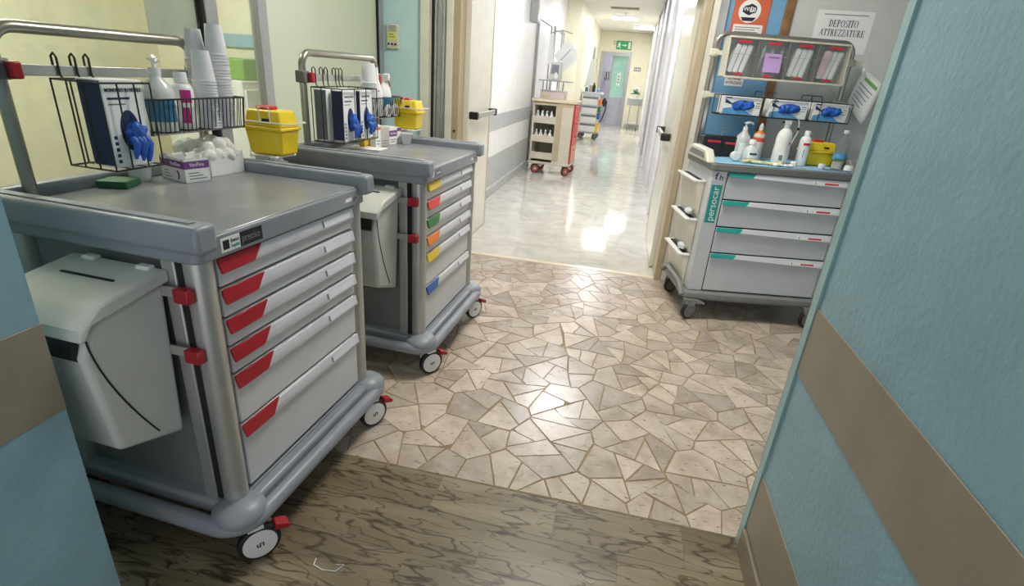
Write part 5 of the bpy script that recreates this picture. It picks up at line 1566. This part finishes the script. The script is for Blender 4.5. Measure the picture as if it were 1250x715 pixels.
MB().hexa([(-.06, -.067, .09), (.06, -.067, .09), (.06, -.06, .09), (-.06, -.06, .09)], [(-.055, -.047, .22), (.055, -.047, .22), (.055, -.04, .22), (-.055, -.04, .22)]).build('screen', m_greyprint, t)
MB().blob((.03, -.085, .06), (.03, .02, .055), 2, .1).build('handset', m_white, t)
t = thing('supply_box', 'clear box of supplies on the top of the beige trolley', 'box', dw(-.05, -.08, 1.1258), R(-4))
MB().box(-.19, .19, -.10, .10, 0, .11).build('box_body', mat('pinkish_clear', (212, 196, 188), .3, alpha=.8), t, bevel=.004)
MB().box(-.195, .195, -.105, .105, .11, .122).build('box_lid', m_frame, t, bevel=.004)
MB().box(-.16, -.04, -.102, -.0995, .02, .08).build('box_label', m_beige, t)
for k, (lab, rot_, x, z, sz) in enumerate((('white sheet turned cornerwise on the pole of the beige trolley', 40, .03, 1.78, (.23, .30)), ('second white sheet hanging behind the cornerwise one', 52, .06, 1.70, (.21, .28)))):
    t = thing('hanging_chart', lab, 'chart', dw(x, .14 + k * .02, z), R(-4))
    MB().obox((0, 0, 0), (sz[0], .002, sz[1]), Matrix.Rotation(R(rot_), 3, 'Y')).build('sheet', m_paper, t)
    MB().obox((0, -.0016, -.02), (sz[0] * .08, .001, sz[1] * .7), Matrix.Rotation(R(rot_), 3, 'Y')).build('printed_stripe', m_lilac, t)
o = MB().add([(-.03, 0, 0), (.03, 0, 0), (.045, 0, -.40), (-.045, 0, -.44), (-.03, .012, 0), (.03, .012, 0), (.045, .014, -.40), (-.045, .014, -.44)], [(0, 1, 2, 3), (7, 6, 5, 4), (0, 4, 5, 1), (1, 5, 6, 2), (2, 6, 7, 3), (3, 7, 4, 0)]).build('hanging_towel', m_paper, loc=dw(-.21, .17, 2.04), bevel=.004)
tag(o, 'narrow white towel hanging from the pole arm of the beige trolley', 'towel')

# far grey trolley
t = thing('linen_trolley', 'pale grey trolley with coloured side bins far down the corridor', 'trolley', (-.945, 14.6, 0), R(-3))
hw, dp = .205, .26
MB().box(-hw - .015, hw + .03, -dp - .02, dp + .02, .14, .175).build('base', m_frame, t, bevel=.006)
MB().box(-hw, hw, -dp, dp, .175, 1.10).build('cabinet_body', m_cgrey, t, bevel=.006)
MB().box(-hw - .02, hw + .06, -dp - .02, dp + .02, 1.10, 1.15).build('top', m_cgrey, t, bevel=.008)
for k in range(4):
    z1 = 1.05 - k * .22
    d = MB().box(-hw + .012, hw - .012, -dp - .018, -dp, z1 - .20, z1 - .06).build('drawer', m_white, t, bevel=.004)
    MB().box(-hw + .012, hw - .012, -dp - .012, -dp, z1 - .06, z1 - .012).build('drawer_grip', m_greyprint, d)
for z, m in ((.93, m_orange), (.75, m_green), (.58, m_blue), (.34, m_yel)):
    MB().box(hw, hw + .07, -dp + .02, dp - .10, z - .075 - (.08 if z < .4 else 0), z + .06).build('side_bin', m, t, bevel=.006)
for (x, y), yw in zip(((-.17, -.21), (.20, -.21), (-.17, .21), (.20, .21)), (-60, -40, -50, -70)):
    caster(t, x, y, yw, 'grey', False, 1.1)
MB().cyl((-.12, .2, 1.15), (-.12, .2, 1.95), .012, n=10).build('pole', m_chrome, t)
MB().tube([(-.22, .2, 1.92), (-.12, .2, 1.95), (.0, .2, 1.92)], .008, n=8).build('pole_arm', m_chrome, t)
o = MB().hexa([(-.16, -.03, 0), (.12, -.03, 0), (.12, .03, 0), (-.16, .03, 0)], [(-.06, -.01, .66), (.02, -.01, .66), (.02, .01, .66), (-.06, .01, .66)]).build('hanging_bag', m_semi, loc=(-1.03, 14.75, 1.25), bevel=.01)
tag(o, 'translucent white bag hanging over the far pale grey trolley', 'bag')
for k, (x, h, m, lab) in enumerate(((-.15, .14, m_teal, 'small blue-grey bottle at the left on the far trolley'), (-.05, .20, m_beige, 'tan bottle on the far pale grey trolley'), (.03, .22, m_darkprint, 'dark pump bottle on the far pale grey trolley'), (.15, .10, m_skyprint, 'light blue box-like jar at the right on the far trolley'))):
    tt = thing('small_bottle', lab, 'bottle', (-.945 + x, 14.5, 1.1508))
    MB().lathe([(0, 0), (.04, 0), (.042, .01), (.042, h * .65), (.018, h * .82)], n=12).build('body', m, tt)
    MB().lathe([(.019, h * .80), (.019, h), (0, h)], n=10).build('cap', m_white if k != 2 else m_black, tt)

# dark object hung beside the far trolley
t = thing('sphygmomanometer', 'dark coiled pressure gauge hanging beside the far trolley', 'gauge', (-.615, 14.62, .92))
MB().blob((0, 0, 0), (.05, .04, .11), 5, .2).build('cuff', m_darkprint, t)
MB().tube([(0, 0, .08), (.06, 0, .02), (.05, 0, -.2), (-.01, 0, -.42), (-.05, 0, -.5)], .016, n=8).build('hose', m_black, t)

# exit sign, plate, alarm, dispensers
t = thing('exit_sign', 'green emergency exit sign above the end door', 'sign', (-.42, YE, 2.56))
MB().box(-.25, .25, -.04, -.001, -.13, .13).build('housing', m_exit, t, bevel=.004)
MB().box(.14, .22, -.042, -.039, -.10, .10).build('door_pictogram', m_paper, t)
mn = MB().cyl((-.15, -.042, .065), (-.15, -.039, .065), .022, n=14)
mn.prism([(-.19, .03), (-.13, .045), (-.10, .01), (-.13, -.03), (-.10, -.09), (-.13, -.095), (-.155, -.035), (-.20, -.085), (-.225, -.07), (-.175, -.01), (-.20, .01)], XZ, -.042, -.039)
mn.build('running_figure', m_paper, t)
MB().prism([(-.06, .015), (.03, .015), (.03, .04), (.10, 0), (.03, -.04), (.03, -.015), (-.06, -.015)], XZ, -.042, -.039).build('arrow', m_paper, t)
t = thing('room_plate', 'small grey room number plate beside the end door', 'plate', (.13, YE, 1.86))
MB().box(-.11, .11, -.012, -.001, -.06, .06).build('plate', m_greyprint, t, bevel=.003)
for x in (-.06, .0, .06): MB().box(x - .018, x + .018, -.0135, -.0115, -.03, .03).build('plate_mark', m_paper, t)
t = thing('wall_clock_box', 'small white box high on the end wall', 'wall box', (-.72, YE, 2.62))
MB().box(-.05, .05, -.03, -.001, -.05, .05).build('housing', m_greyband, t, bevel=.005)
MB().cyl((0, -.03, 0), (0, -.034, 0), .025, n=14).build('dial', m_white, t)
t = thing('alarm_button', 'small red alarm button on the left corridor wall', 'button', (CLX, 12.27, 1.55))
MB().box(.0005, .035, -.05, .05, -.05, .05).build('housing', m_redlid, t, bevel=.005)
MB().cyl((.035, 0, 0), (.040, 0, 0), .025, n=14).build('button', m_white, t)
t = thing('wall_dispenser', 'grey dispenser high on the left corridor wall', 'dispenser', (CLX, 8.35, 2.30))
MB().box(.0005, .12, -.09, .09, -.16, .20).build('housing', m_frame, t, bevel=.012)
MB().box(.12, .124, -.06, .06, -.05, .08).build('window', m_beige, t)
t = thing('framed_notice', 'dark framed notice on the far left corridor wall', 'notice', (-1.22, 17.2, 2.05))
MB().box(.0005, .02, -.35, .35, -.42, .30).build('frame', m_alu, t, bevel=.003)
MB().box(.02, .024, -.31, .31, -.38, .26).build('sheet', mat('slate', (84, 98, 104), .3), t)
# coats rail past the end door
t = thing('coat_rail', 'rail with hanging dark cables past the end door', 'rail', (-.95, YE + 1.4, 1.72))
MB().box(-.30, .55, -.02, .02, -.02, .02).build('rail', m_frame, t)
MB().box(-.03, .03, .02, .89, -.02, .02).build('wall_arm', m_frame, t)
for x in (.0, .08, .17): MB().tube([(x, -.03, .02), (x + .04, -.04, -.10), (x + .01, -.04, -.28), (x - .05, -.04, -.18)], .014, n=7).build('cable', m_darkprint, t)
# small table with a plant at the far right
t = thing('side_table', 'slim white wheeled table by the end wall', 'table', (.20, 18.7, 0))
MB().box(-.17, .20, -.18, .18, .96, .985).build('table_top', m_white, t, bevel=.004)
MB().box(-.15, .18, -.15, .15, .20, .22).build('lower_shelf', m_white, t, bevel=.004)
for x in (-.13, .16):
    for y in (-.14, .14):
        MB().cyl((x, y, .03), (x, y, .96), .014, n=8).build('leg', m_frame, t)
        MB().cyl((x - .012, y, .03), (x + .012, y, .03), .03, n=12).build('wheel', m_rubber, t)
t = thing('potted_plant', 'leafy plant with white flowers on the slim table', 'plant', (.20, 18.62, .9858))
MB().lathe([(0, 0), (.07, 0), (.10, .12), (.09, .12), (0, .11)], n=16).build('pot', m_white, t)
rg = random.Random(7)
for k in range(16):
    a = rg.uniform(0, 2 * pi); L = rg.uniform(.12, .24); h = rg.uniform(.12, .28)
    x, y = cos(a) * L, sin(a) * L
    px, py = -sin(a) * .04, cos(a) * .04
    MB().add([(0, 0, .10), (x * .6 + px, y * .6 + py, h), (x, y, h * .85), (x * .6 - px, y * .6 - py, h)], [(0, 1, 2, 3)]).build('leaf', mat('leaf_green_dark', (70, 116, 66), .5), t, smooth=0)
for k in range(7):
    a = rg.uniform(0, 2 * pi); L = rg.uniform(.03, .16)
    MB().blob((cos(a) * L, sin(a) * L, rg.uniform(.22, .32)), (.035, .035, .028), k, .3, 2, 2).build('flower', m_paper, t)

# bits lying on the marble floor
for k, (x, y, pts_, lab) in enumerate(((-.70, 1.05, [(-.05, .01), (-.045, -.012), (-.01, -.022), (.03, -.016), (.045, .012), (.02, .006)], 'short white thread curled on the brown marble beside the wheel'),
                                       (.09, 1.215, [(-.02, .012), (-.005, -.006), (.015, -.014), (.022, -.004)], 'tiny white thread on the brown marble in the foreground'))):
    o = MB().tube([(a, b2, .0016) for a, b2 in pts_], .0015, n=6).build('thread', m_white, loc=(x, y, 0))
    tag(o, lab, 'thread')
